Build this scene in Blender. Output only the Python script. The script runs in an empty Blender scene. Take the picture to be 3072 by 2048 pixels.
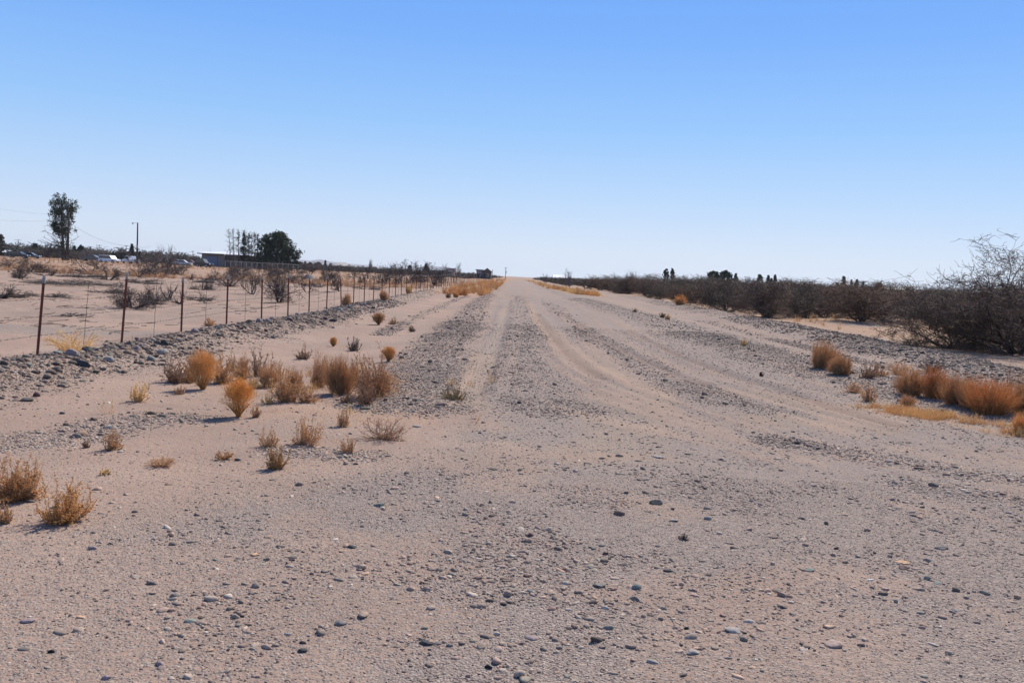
import bpy, math, random
import numpy as np
from mathutils import Matrix, Vector

sc = bpy.context.scene
COL = sc.collection
R = math.radians

# ------------------------------------------------------------------ camera
FPX = 2700.0                       # focal length in pixels of the 3072 px wide photograph
PITCH, ROLL, EYE = 4.13, 2.7, 1.6
cam_d = bpy.data.cameras.new('camera')
cam = bpy.data.objects.new('camera', cam_d); COL.objects.link(cam)
cam_d.sensor_width = 36.0
cam_d.lens = FPX / 3072 * 36
cam_d.clip_start = 0.1; cam_d.clip_end = 30000
CM = Matrix.Rotation(R(90 - PITCH), 4, 'X') @ Matrix.Rotation(R(ROLL), 4, 'Z')
cam.matrix_world = Matrix.Translation((0, 0, EYE)) @ CM
sc.camera = cam

# ------------------------------------------------------------------ light
SUN_EL, SUN_AZ = 43.0, 28.0        # azimuth to the right of the view direction (+Y)
world = bpy.data.worlds.new('World'); sc.world = world
world.use_nodes = True
wn = world.node_tree; bg = wn.nodes['Background']
sky = wn.nodes.new('ShaderNodeTexSky'); sky.sky_type = 'NISHITA'; sky.sun_disc = False
sky.sun_elevation = R(SUN_EL); sky.sun_rotation = R(SUN_AZ)
sky.altitude = 1300; sky.air_density = 1.0; sky.dust_density = 0.35; sky.ozone_density = 2.5
hsv = wn.nodes.new('ShaderNodeHueSaturation'); hsv.inputs['Saturation'].default_value = 1.12
wn.links.new(sky.outputs[0], hsv.inputs['Color'])
# clear-sky tint by elevation, laid over the physical sky
wtc = wn.nodes.new('ShaderNodeTexCoord'); wsx = wn.nodes.new('ShaderNodeSeparateXYZ'); wn.links.new(wtc.outputs['Generated'], wsx.inputs[0])
wr_ = wn.nodes.new('ShaderNodeValToRGB'); we = wr_.color_ramp.elements
SKY = [(0.0, (.70, .78, .90)), (.035, (.66, .76, .93)), (.09, (.50, .69, .97)), (.16, (.325, .585, .99)), (.25, (.205, .455, .99)), (.38, (.13, .355, .97)), (.6, (.10, .24, .62)), (1.0, (.05, .13, .38))]
while len(we) < len(SKY): we.new(.5)
for k, (p, c) in enumerate(SKY): we[k].position = p; we[k].color = (*c, 1)
wn.links.new(wsx.outputs['Z'], wr_.inputs[0])
wsc = wn.nodes.new('ShaderNodeVectorMath'); wsc.operation = 'SCALE'; wsc.inputs['Scale'].default_value = 0.775 / 0.12
wn.links.new(wr_.outputs[0], wsc.inputs[0])
wmx = wn.nodes.new('ShaderNodeMix'); wmx.data_type = 'RGBA'; wmx.inputs[0].default_value = .93
wn.links.new(hsv.outputs[0], wmx.inputs[6]); wn.links.new(wsc.outputs[0], wmx.inputs[7]); wn.links.new(wmx.outputs[2], bg.inputs[0])
bg.inputs[1].default_value = 0.118
sun_d = bpy.data.lights.new('sun', 'SUN'); sun_d.energy = 5.0; sun_d.angle = R(0.5)
sun_d.color = (1.0, 0.93, 0.83)
sun = bpy.data.objects.new('sun', sun_d); COL.objects.link(sun)
sd = Vector((math.sin(R(SUN_AZ)) * math.cos(R(SUN_EL)), math.cos(R(SUN_AZ)) * math.cos(R(SUN_EL)), math.sin(R(SUN_EL))))
sun.rotation_euler = sd.to_track_quat('Z', 'Y').to_euler()
sc.view_settings.view_transform = 'Standard'; sc.view_settings.look = 'None'
sc.view_settings.exposure = 0.35; sc.view_settings.gamma = 1.0

# ------------------------------------------------------------------ noise and masks (numpy)
def _hash(i, j, s):
    n = (i.astype(np.int64) * 374761393 + j.astype(np.int64) * 668265263 + s * 1442695041) & 0x7fffffff
    n = ((n ^ (n >> 13)) * 1274126177) & 0x7fffffff
    return ((n ^ (n >> 16)) & 0xffff) / 65535.0
def vnoise(x, y, s=0):
    xi = np.floor(x); yi = np.floor(y); fx = x - xi; fy = y - yi
    fx = fx * fx * (3 - 2 * fx); fy = fy * fy * (3 - 2 * fy)
    a = _hash(xi, yi, s); b = _hash(xi + 1, yi, s); c = _hash(xi, yi + 1, s); d = _hash(xi + 1, yi + 1, s)
    return (a * (1 - fx) + b * fx) * (1 - fy) + (c * (1 - fx) + d * fx) * fy
def fbm(x, y, s=0, o=4):
    r = 0; a = 0.5; t = 0
    for k in range(o):
        r = r + a * vnoise(x * 2 ** k + 17.3 * k, y * 2 ** k - 9.1 * k, s + k); t += a; a *= 0.55
    return r / t
def sstep(a, b, x):
    t = np.clip((x - a) / (b - a), 0, 1); return t * t * (3 - 2 * t)
def pdist(x, y, poly):
    d = np.full(np.shape(x), 1e9)
    for (x0, y0), (x1, y1) in zip(poly[:-1], poly[1:]):
        vx, vy = x1 - x0, y1 - y0
        t = np.clip(((x - x0) * vx + (y - y0) * vy) / (vx * vx + vy * vy), 0, 1)
        d = np.minimum(d, np.hypot(x - x0 - t * vx, y - y0 - t * vy))
    return d
def strip(x, y, poly, w, wob=0.35):
    n = (fbm(x * 0.9, y * 0.45, 5, 3) - 0.5) * 2 * wob + (fbm(x * 4, y * 3, 6, 2) - .5) * .5
    return 1 - sstep(0.35, 1.4, pdist(x, y, poly) / w + n)

# lines on the ground, metres (x to the right, y away from the camera)
BERM_L = [(-7.2, 4), (-6.55, 9), (-6.45, 12), (-6.3, 16), (-6.15, 24), (-6.1, 30), (-6.4, 50), (-7.0, 76), (-7.2, 120)]
LINE2 = [(-3.4, 23), (-3.5, 28), (-3.6, 38), (-3.7, 58), (-3.6, 70)]
SHO_L = [(-1.15, 10.6), (-1.4, 13), (-1.5, 16), (-1.55, 24), (-1.75, 42), (-2.0, 58), (-2.0, 200)]
SHO_R = [(6.9, 13), (6.4, 17), (6.1, 22), (6.1, 30), (6.0, 46), (5.6, 60), (5.0, 120), (4.4, 200)]
BERM_R = [(10.4, 12), (10.5, 19), (10.7, 23), (11.2, 31), (11.6, 46), (11.9, 62), (12.3, 99)]
LINE_R = [(8.6, 17), (8.5, 24), (8.7, 34), (8.9, 42)]
ROW_FG = [(-4.6, 7.0), (-4.15, 7.55), (-3.8, 7.98), (-3.77, 8.44), (-3.52, 9.02), (-3.28, 9.09)]
FG_R = [(2.9, 9.4), (3.3, 9.02), (3.78, 8.56), (4.17, 8.06), (4.7, 7.8)]
FG_R2 = [(3.5, 7.6), (4.0, 7.2), (4.6, 6.9)]
FG_P = [(-1.95, 7.7), (-1.3, 7.6)]
FG_Q = [(-1.7, 10.4), (-1.2, 10.3)]
ROADG = [(0.35, 80), (0.4, 30), (0.15, 17), (0.25, 12.5), (0.55, 11.0)]
ROADG2 = [(2.2, 60), (2.2, 26), (2.6, 15.5), (3.0, 12.6), (3.4, 11.6)]
RUT_A = [(0.95, 40), (1.05, 25), (1.16, 19.5), (1.32, 16.0), (1.5, 14.6)]
RUT_B = [(2.2, 40), (2.35, 25), (2.7, 18.5), (2.85, 16.3), (3.1, 14.5)]
RUT_C = [(3.7, 30), (3.75, 20), (3.95, 16.6), (4.25, 14.2), (4.4, 12.7), (4.7, 10.8)]
RUT_D = [(-0.35, 60), (-0.3, 30), (-0.3, 18), (-0.45, 12)]
TAN_A = [(0.9, 60), (0.95, 34), (1.2, 22), (1.5, 18), (1.9, 14.8), (2.1, 13.5), (2.0, 11)]
TAN_B = [(-0.55, 18), (-0.5, 14), (-0.55, 11)]
TAN_C = [(3.6, 13.5), (4.3, 12.6), (4.6, 11.6), (4.2, 10.6), (3.3, 11.0)]
TAN_D = [(1.3, 12.5), (1.4, 9.5), (1.0, 8.3)]

def height(x, y):
    x = np.asarray(x, float); y = np.asarray(y, float)
    z = 0.18 * np.exp(-(pdist(x, y, BERM_L) / 0.62) ** 2) * (0.6 + 0.8 * fbm(x * 0.5, y * 0.35, 3, 2))
    z = z + 0.17 * np.exp(-(pdist(x, y, BERM_R) / 0.9) ** 2) * (0.6 + 0.8 * fbm(x * 0.5, y * 0.35, 4, 2))
    z = z + 0.06 * np.exp(-(pdist(x, y, SHO_L) / 0.5) ** 2) + 0.06 * np.exp(-(pdist(x, y, SHO_R) / 0.8) ** 2)
    far = sstep(8, 16, y)
    z = z - 0.06 * far * sstep(-5.3, -4.2, x) * (1 - sstep(-3.0, -2.0, x))
    z = z - 0.06 * far * sstep(7.5, 8.3, x) * (1 - sstep(9.0, 10.0, x))
    for q in (RUT_A, RUT_B, RUT_C, RUT_D):
        d = pdist(x, y, q)
        z = z - 0.040 * np.exp(-(d / 0.12) ** 2) + 0.022 * np.exp(-((d - 0.27) / 0.1) ** 2)
    rd = sstep(-2, -1, x) * (1 - sstep(5, 6.5, x)) * sstep(6, 11, y)
    bd = (np.maximum(0, 21 - y) / 10) ** 2 * 1.15 * sstep(-.8, 2.5, x)
    z = z + rd * ((fbm((x - .012 * y - bd) * 3.6, y * .08, 43, 3) - .5) * .038 + (fbm((x - bd * 1.25) * 9.0, y * .14, 44, 2) - .5) * .028)
    off = sstep(7.5, 11, -x) + sstep(12.5, 17, x)
    z = z + off * (fbm(x * 0.22, y * 0.22, 9, 4) - 0.5) * 0.34 * sstep(8, 20, y)
    z = z + (fbm(x * 1.3, y * 1.3, 11, 4) - 0.5) * 0.03 + off * (fbm(x * 1.1, y * 1.1, 14, 4) - .5) * .13 * sstep(9, 20, y)
    z = z + 0.35 * sstep(120, 230, y) * sstep(5, 40, -x)
    return z * sstep(-3, 1, y + 0 * x)
def hz(x, y): return float(height(np.array([x]), np.array([y]))[0])

def ray(px, py):
    d = CM @ Vector(((px - 1536) / FPX, (1024 - py) / FPX, -1.0)); return d
def G(px, py):
    """point of the ground seen at a place of the photograph"""
    d = ray(px, py); z = 0.0
    for k in range(5):
        t = (z - EYE) / d.z; z = hz(d.x * t, d.y * t)
    return d.x * t, d.y * t, z
def AT(px, Y, py=780.0):
    """x position at depth Y under a column of the photograph"""
    d = ray(px, py); return d.x / d.y * Y
def UP(px, py, Y):
    d = ray(px, py); return EYE + d.z / d.y * Y

def masks(x, y):
    n1 = fbm(x * 0.7, y * 0.35, 21, 4); n2 = fbm(x * 2.6, y * 1.6, 31, 4)
    road = sstep(-1.7, -0.7, x + (n1 - .5) * 1.2) * (1 - sstep(7.0, 8.2, x + (n1 - .5) * 1.6)) * sstep(9.5, 11.5, y + (n1 - .5) * 5 - 0.4 * x * 0)
    near = (1 - sstep(8.0, 12.5, y + (n1 - .5) * 4)) * sstep(-9.4, -6.2, -y - 1.2 * np.maximum(-x - 0.2, 0) * 1.0 + (n1 - .5) * 2.4)
    near = np.maximum(near, (1 - sstep(9.5, 12.5, y)) * sstep(-1.1, 0.2, x + (n1 - .5) * 1.4))
    sL = strip(x, y, BERM_L, 1.05); sR = strip(x, y, BERM_R, 1.35); l2 = strip(x, y, LINE2, 0.28, .5) * sstep(.35, .55, n2 + .12)
    hL = strip(x, y, SHO_L, 0.62, .5); hR = strip(x, y, SHO_R, 1.15, .4); lr = strip(x, y, LINE_R, 0.45, .5)
    fg = np.maximum.reduce([strip(x, y, ROW_FG, 0.4, .5), strip(x, y, FG_R, 0.38, .55), strip(x, y, FG_R2, 0.3, .6) * .8, strip(x, y, FG_P, .28, .5), strip(x, y, FG_Q, .35, .5)])
    rg = np.maximum(strip(x, y, ROADG, 0.55, .5), strip(x, y, ROADG2, 0.45, .6)) * (0.35 + 0.65 * sstep(.3, .6, n2))
    coarse = np.maximum.reduce([sL, sR, l2 * .9, hL * .95, hR * .8, lr * .8, fg, rg * .55])
    tan = np.maximum.reduce([strip(x, y, TAN_A, 0.26, .6), strip(x, y, TAN_B, 0.3, .5), strip(x, y, TAN_C, 0.5, .7) * .8, strip(x, y, TAN_D, .5, .8) * .7])
    rut = np.maximum.reduce([np.exp(-((pdist(x, y, q) - .06) / 0.085) ** 2) for q in (RUT_A, RUT_B, RUT_C)]) * sstep(.3, .6, n2 + .1)
    # long streaks left by tyres
    bd = (np.maximum(0, 21 - y) / 10) ** 2 * 1.15 * sstep(-.8, 2.5, x)
    st = fbm((x - 0.012 * y - bd) * 4.2 + .8 * n1, y * 0.10, 41, 3); s2_ = fbm((x - bd * 1.25) * 9.0, y * 0.14, 44, 2)
    road = np.maximum(road, sstep(5.5, 9, y) * sstep(-.9, .3, x) * .55)
    fine = np.maximum(road * (1.0 - 0.5 * sstep(.46, .62, st)) * (1 - .6 * sstep(.5, .68, s2_)), near * (0.32 + 0.75 * sstep(.35, .7, fbm(x * .9, y * .9, 51, 3))))
    fine = fine * (1 - .5 * sstep(.5, .66, s2_) * (1 - sstep(9, 13, y)) * sstep(3.5, 5, y) * sstep(-1.5, .5, x))
    fine = np.clip(fine - tan * 0.35, 0, 1)
    fine = np.maximum(fine, 0.22 * sstep(.5, .7, n1))
    fine = np.maximum(fine, strip(x, y, [(-16, 17), (-11, 17.6), (-8.0, 19.5)], .9, .6) * .6)
    return coarse, fine, tan, rut, road, near, n1, n2

# ------------------------------------------------------------------ mesh helpers
def build(name, V, F, mat, parent=None, smooth=False, C=None, F2=None):
    """one mesh object from arrays: V (n,3), F (m,k) all faces of one size, optional F2, C per-vertex colour (n,3)"""
    me = bpy.data.meshes.new(name)
    V = np.ascontiguousarray(V, dtype=np.float32); sets = [np.asarray(F, dtype=np.int32)]
    if F2 is not None and len(F2): sets.append(np.asarray(F2, dtype=np.int32))
    me.vertices.add(len(V)); me.vertices.foreach_set('co', V.ravel())
    tot = np.concatenate([np.full(len(f), f.shape[1], dtype=np.int32) for f in sets])
    idx = np.concatenate([f.ravel() for f in sets])
    me.loops.add(len(idx)); me.loops.foreach_set('vertex_index', idx)
    me.polygons.add(len(tot))
    me.polygons.foreach_set('loop_start', np.concatenate([[0], np.cumsum(tot)[:-1]]).astype(np.int32))
    me.polygons.foreach_set('loop_total', tot)
    if smooth: me.polygons.foreach_set('use_smooth', np.ones(len(tot), dtype=bool))
    if C is not None:
        a = me.color_attributes.new('tone', 'FLOAT_COLOR', 'POINT')
        c4 = np.ones((len(V), 4), dtype=np.float32); c4[:, :3] = C
        a.data.foreach_set('color', c4.ravel())
    me.update(calc_edges=True)
    me.materials.append(mat)
    o = bpy.data.objects.new(name, me); COL.objects.link(o)
    if parent: o.parent = parent
    return o
def tag(o, label=None, cat=None, group=None, kind=None):
    if label: o['label'] = label
    if cat: o['category'] = cat
    if group: o['group'] = group
    if kind: o['kind'] = kind
    return o
def empty(name, loc, label, cat, group=None, rz=0):
    o = bpy.data.objects.new(name, None); COL.objects.link(o); o.empty_display_size = 0.2
    o.location = loc; o.rotation_euler = (0, 0, rz)
    return tag(o, label, cat, group)
def copy_tree(o, parent=None):
    c = o.copy(); COL.objects.link(c)
    if parent: c.parent = parent
    for ch in [k for k in bpy.data.objects if k.parent == o]: copy_tree(ch, c)
    return c
class Soup:
    """collects boxes, prisms and cylinders into one mesh"""
    def __init__(s): s.V = []; s.F = []
    def add(s, v, f):
        b = len(s.V); s.V += [tuple(p) for p in v]; s.F += [[b + i for i in q] for q in f]; return s
    def box(s, x0, x1, y0, y1, z0, z1):
        return s.add([(x0, y0, z0), (x1, y0, z0), (x1, y1, z0), (x0, y1, z0), (x0, y0, z1), (x1, y0, z1), (x1, y1, z1), (x0, y1, z1)],
                     [(0, 3, 2, 1), (4, 5, 6, 7), (0, 1, 5, 4), (1, 2, 6, 5), (2, 3, 7, 6), (3, 0, 4, 7)])
    def prism(s, pts, y0, y1):
        n = len(pts)   # outline in x,z pushed along y
        return s.add([(x, y0, z) for x, z in pts] + [(x, y1, z) for x, z in pts],
                     [list(range(n)), list(range(2 * n - 1, n - 1, -1))] + [(i, i + n, (i + 1) % n + n, (i + 1) % n) for i in range(n)])
    def cyl(s, p0, p1, r0, r1=None, k=10):
        r1 = r0 if r1 is None else r1
        p0 = Vector(p0); p1 = Vector(p1); d = (p1 - p0).normalized()
        a = d.orthogonal().normalized(); b = d.cross(a)
        v = [p0 + (a * math.cos(t) + b * math.sin(t)) * r0 for t in [2 * math.pi * i / k for i in range(k)]]
        v += [p1 + (a * math.cos(t) + b * math.sin(t)) * r1 for t in [2 * math.pi * i / k for i in range(k)]]
        return s.add(v, [(i, (i + 1) % k, (i + 1) % k + k, i + k) for i in range(k)] + [list(range(k))[::-1], list(range(k, 2 * k))])
    def out(s, name, mat, parent=None, smooth=False, bevel=0):
        me = bpy.data.meshes.new(name); me.from_pydata(s.V, [], s.F); me.update()
        me.materials.append(mat)
        if smooth: me.polygons.foreach_set('use_smooth', [True] * len(me.polygons))
        o = bpy.data.objects.new(name, me); COL.objects.link(o)
        if parent: o.parent = parent
        if bevel:
            m = o.modifiers.new('bevel', 'BEVEL'); m.width = bevel; m.segments = 2; m.limit_method = 'ANGLE'
        return o

def tubes(S, k=3):
    """S (n,8): p0, p1, r0, r1 -> open thin prisms"""
    S = np.asarray(S, dtype=np.float64)
    p0 = S[:, 0:3]; p1 = S[:, 3:6]; d = p1 - p0
    d = d / np.maximum(np.linalg.norm(d, axis=1, keepdims=True), 1e-9)
    ref = np.where(np.abs(d[:, 2:3]) > 0.9, np.array([[1.0, 0, 0]]), np.array([[0, 0, 1.0]]))
    a = np.cross(d, ref); a /= np.maximum(np.linalg.norm(a, axis=1, keepdims=True), 1e-9); b = np.cross(d, a)
    V = np.empty((len(S), 2 * k, 3))
    for i in range(k):
        t = 2 * math.pi * i / k; o = a * math.cos(t) + b * math.sin(t)
        V[:, i] = p0 + o * S[:, 6:7]; V[:, i + k] = p1 + o * S[:, 7:8]
    base = (np.arange(len(S)) * 2 * k)[:, None]
    F = np.concatenate([base + np.array([[i, (i + 1) % k, (i + 1) % k + k, i + k]]) for i in range(k)])
    return V.reshape(-1, 3), F
def merge(parts):
    Vs, Fs, Cs, b = [], [], [], 0
    for V, F, C in parts:
        Vs.append(V); Fs.append(F + b); Cs.append(C); b += len(V)
    return np.concatenate(Vs), np.concatenate(Fs), np.concatenate(Cs)
def scatter(V, F, C, pos, scl, rot, rng, tint=0.15, zs=None):
    """many transformed copies of one small mesh in one array"""
    n = len(pos); c = np.cos(rot)[:, None]; s = np.sin(rot)[:, None]
    zs = scl if zs is None else zs
    X = (V[None, :, 0] * c - V[None, :, 1] * s) * scl[:, None] + pos[:, 0:1]
    Y = (V[None, :, 0] * s + V[None, :, 1] * c) * scl[:, None] + pos[:, 1:2]
    Z = V[None, :, 2] * zs[:, None] + pos[:, 2:3]
    VV = np.stack([X, Y, Z], -1).reshape(-1, 3)
    FF = (F[None] + (np.arange(n) * len(V))[:, None, None]).reshape(-1, F.shape[1])
    CC = (C[None] * (1 + (rng.random((n, 1, 1)) - .5) * 2 * tint)).reshape(-1, 3)
    return VV, FF, np.clip(CC, 0, 1)

# ------------------------------------------------------------------ materials
def mat_new(name, col=(.5, .5, .5), rough=.9, spec=.2, metal=0):
    m = bpy.data.materials.new(name); m.use_nodes = True
    b = m.node_tree.nodes['Principled BSDF']
    b.inputs['Base Color'].default_value = (*col, 1); b.inputs['Roughness'].default_value = rough
    b.inputs['Specular IOR Level'].default_value = spec; b.inputs['Metallic'].default_value = metal
    return m
def noisy(name, c1, c2, scale=3.0, rough=.9, spec=.2, bump=0.0, stretch=(1, 1, 1), metal=0, detail=6):
    m = mat_new(name, c1, rough, spec, metal); nt = m.node_tree; b = nt.nodes['Principled BSDF']
    tc = nt.nodes.new('ShaderNodeTexCoord'); mp = nt.nodes.new('ShaderNodeMapping'); mp.inputs['Scale'].default_value = stretch
    n = nt.nodes.new('ShaderNodeTexNoise'); n.inputs['Scale'].default_value = scale; n.inputs['Detail'].default_value = detail
    r = nt.nodes.new('ShaderNodeValToRGB'); r.color_ramp.elements[0].position = .32; r.color_ramp.elements[1].position = .68
    r.color_ramp.elements[0].color = (*c1, 1); r.color_ramp.elements[1].color = (*c2, 1)
    nt.links.new(tc.outputs['Object'], mp.inputs[0]); nt.links.new(mp.outputs[0], n.inputs['Vector'])
    nt.links.new(n.outputs['Fac'], r.inputs[0]); nt.links.new(r.outputs[0], b.inputs['Base Color'])
    if bump:
        bp = nt.nodes.new('ShaderNodeBump'); bp.inputs['Strength'].default_value = bump; bp.inputs['Distance'].default_value = .02
        nt.links.new(n.outputs['Fac'], bp.inputs['Height']); nt.links.new(bp.outputs[0], b.inputs['Normal'])
    return m
def tone_mat(name, rough=.9, spec=.15, trans=0.0, noise=0.25, nscale=40, bump=0.0):
    """colour from the mesh's own 'tone', broken up by noise; trans = light let through dry leaves"""
    m = mat_new(name, (.3, .3, .3), rough, spec); nt = m.node_tree; b = nt.nodes['Principled BSDF']
    at = nt.nodes.new('ShaderNodeVertexColor'); at.layer_name = 'tone'
    n = nt.nodes.new('ShaderNodeTexNoise'); n.inputs['Scale'].default_value = nscale; n.inputs['Detail'].default_value = 4
    g = nt.nodes.new('ShaderNodeNewGeometry'); nt.links.new(g.outputs['Position'], n.inputs['Vector'])
    mr = nt.nodes.new('ShaderNodeMapRange'); mr.inputs[1].default_value = .25; mr.inputs[2].default_value = .75
    mr.inputs[3].default_value = 1 - noise; mr.inputs[4].default_value = 1 + noise
    mx = nt.nodes.new('ShaderNodeVectorMath'); mx.operation = 'SCALE'
    nt.links.new(n.outputs['Fac'], mr.inputs[0]); nt.links.new(at.outputs[0], mx.inputs[0]); nt.links.new(mr.outputs[0], mx.inputs['Scale'])
    nt.links.new(mx.outputs[0], b.inputs['Base Color'])
    if bump:
        bp = nt.nodes.new('ShaderNodeBump'); bp.inputs['Strength'].default_value = bump; bp.inputs['Distance'].default_value = .004
        nt.links.new(n.outputs['Fac'], bp.inputs['Height']); nt.links.new(bp.outputs[0], b.inputs['Normal'])
    if trans:
        t = nt.nodes.new('ShaderNodeBsdfTranslucent'); ms = nt.nodes.new('ShaderNodeMixShader'); ms.inputs[0].default_value = trans
        nt.links.new(mx.outputs[0], t.inputs['Color']); nt.links.new(b.outputs[0], ms.inputs[1]); nt.links.new(t.outputs[0], ms.inputs[2])
        nt.links.new(ms.outputs[0], nt.nodes['Material Output'].inputs['Surface'])
    return m
M = {}
M['stone'] = tone_mat('stone', .85, .1, 0, .3, 60, .5)
M['weed'] = tone_mat('dry_weed', .85, .15, .5, .15, 30)
M['twig'] = tone_mat('twig_bark', .8, .3, 0, .3, 25)
M['leaf'] = tone_mat('needle_foliage', .8, .2, .12, .2, 2)
M['bark'] = noisy('bark', (.05, .038, .03), (.12, .10, .085), 12, bump=.4)
M['post'] = noisy('rusty_red_steel', (.105, .028, .02), (.20, .07, .05), 25, .75, .3)
M['tip'] = noisy('faded_post_paint', (.22, .24, .22), (.42, .43, .40), 30, .7, .3)
M['wire'] = noisy('rusty_wire', (.05, .035, .03), (.14, .11, .10), 20, .6, .4, metal=.3)
M['pole'] = noisy('weathered_pole_wood', (.045, .035, .03), (.10, .08, .07), 8, bump=.3, stretch=(1, 1, .2))
M['galv'] = noisy('galvanised_steel', (.35, .36, .37), (.52, .53, .54), 5, .45, .4, metal=.5)
M['white'] = noisy('white_metal_roof', (.68, .69, .70), (.82, .83, .84), .6, .5, .4)
M['shed'] = noisy('grey_tan_wall_panel', (.17, .155, .145), (.23, .21, .195), .8, .7, .3)
M['shed2'] = noisy('brown_wall_panel', (.10, .085, .08), (.16, .13, .12), .8, .7, .3)
M['door'] = noisy('blue_grey_door', (.14, .165, .225), (.18, .205, .27), .7, .5, .3)
M['dark'] = mat_new('dark_trim', (.03, .032, .035), .5, .4)
M['glass'] = mat_new('dark_glass', (.02, .025, .03), .08, .8)
M['tyre'] = mat_new('tyre_rubber', (.02, .02, .02), .85, .2)
M['wallpale'] = noisy('pale_stucco', (.42, .38, .34), (.52, .48, .43), 1.5)
M['wallpink'] = noisy('pinkish_stucco', (.38, .24, .20), (.46, .30, .25), 1.5)
M['wallbrown'] = noisy('brown_siding', (.11, .075, .06), (.17, .12, .10), 1.5)
M['roofgrey'] = noisy('grey_shingle', (.26, .26, .27), (.38, .38, .39), 2)
M['roofbrown'] = noisy('brown_shingle', (.08, .06, .05), (.13, .10, .09), 2)
M['hill'] = noisy('far_hill_rock', (.16, .13, .12), (.24, .20, .18), .002)
def paint(name, c): return mat_new('car_paint_' + name, c, .25, .6)
M['pwhite'] = paint('white', (.78, .78, .78)); M['psilver'] = paint('silver', (.42, .44, .46)); M['pblack'] = paint('black', (.015, .017, .018))
M['pred'] = paint('red', (.25, .03, .03)); M['pgrey'] = paint('grey', (.12, .13, .14))

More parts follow.
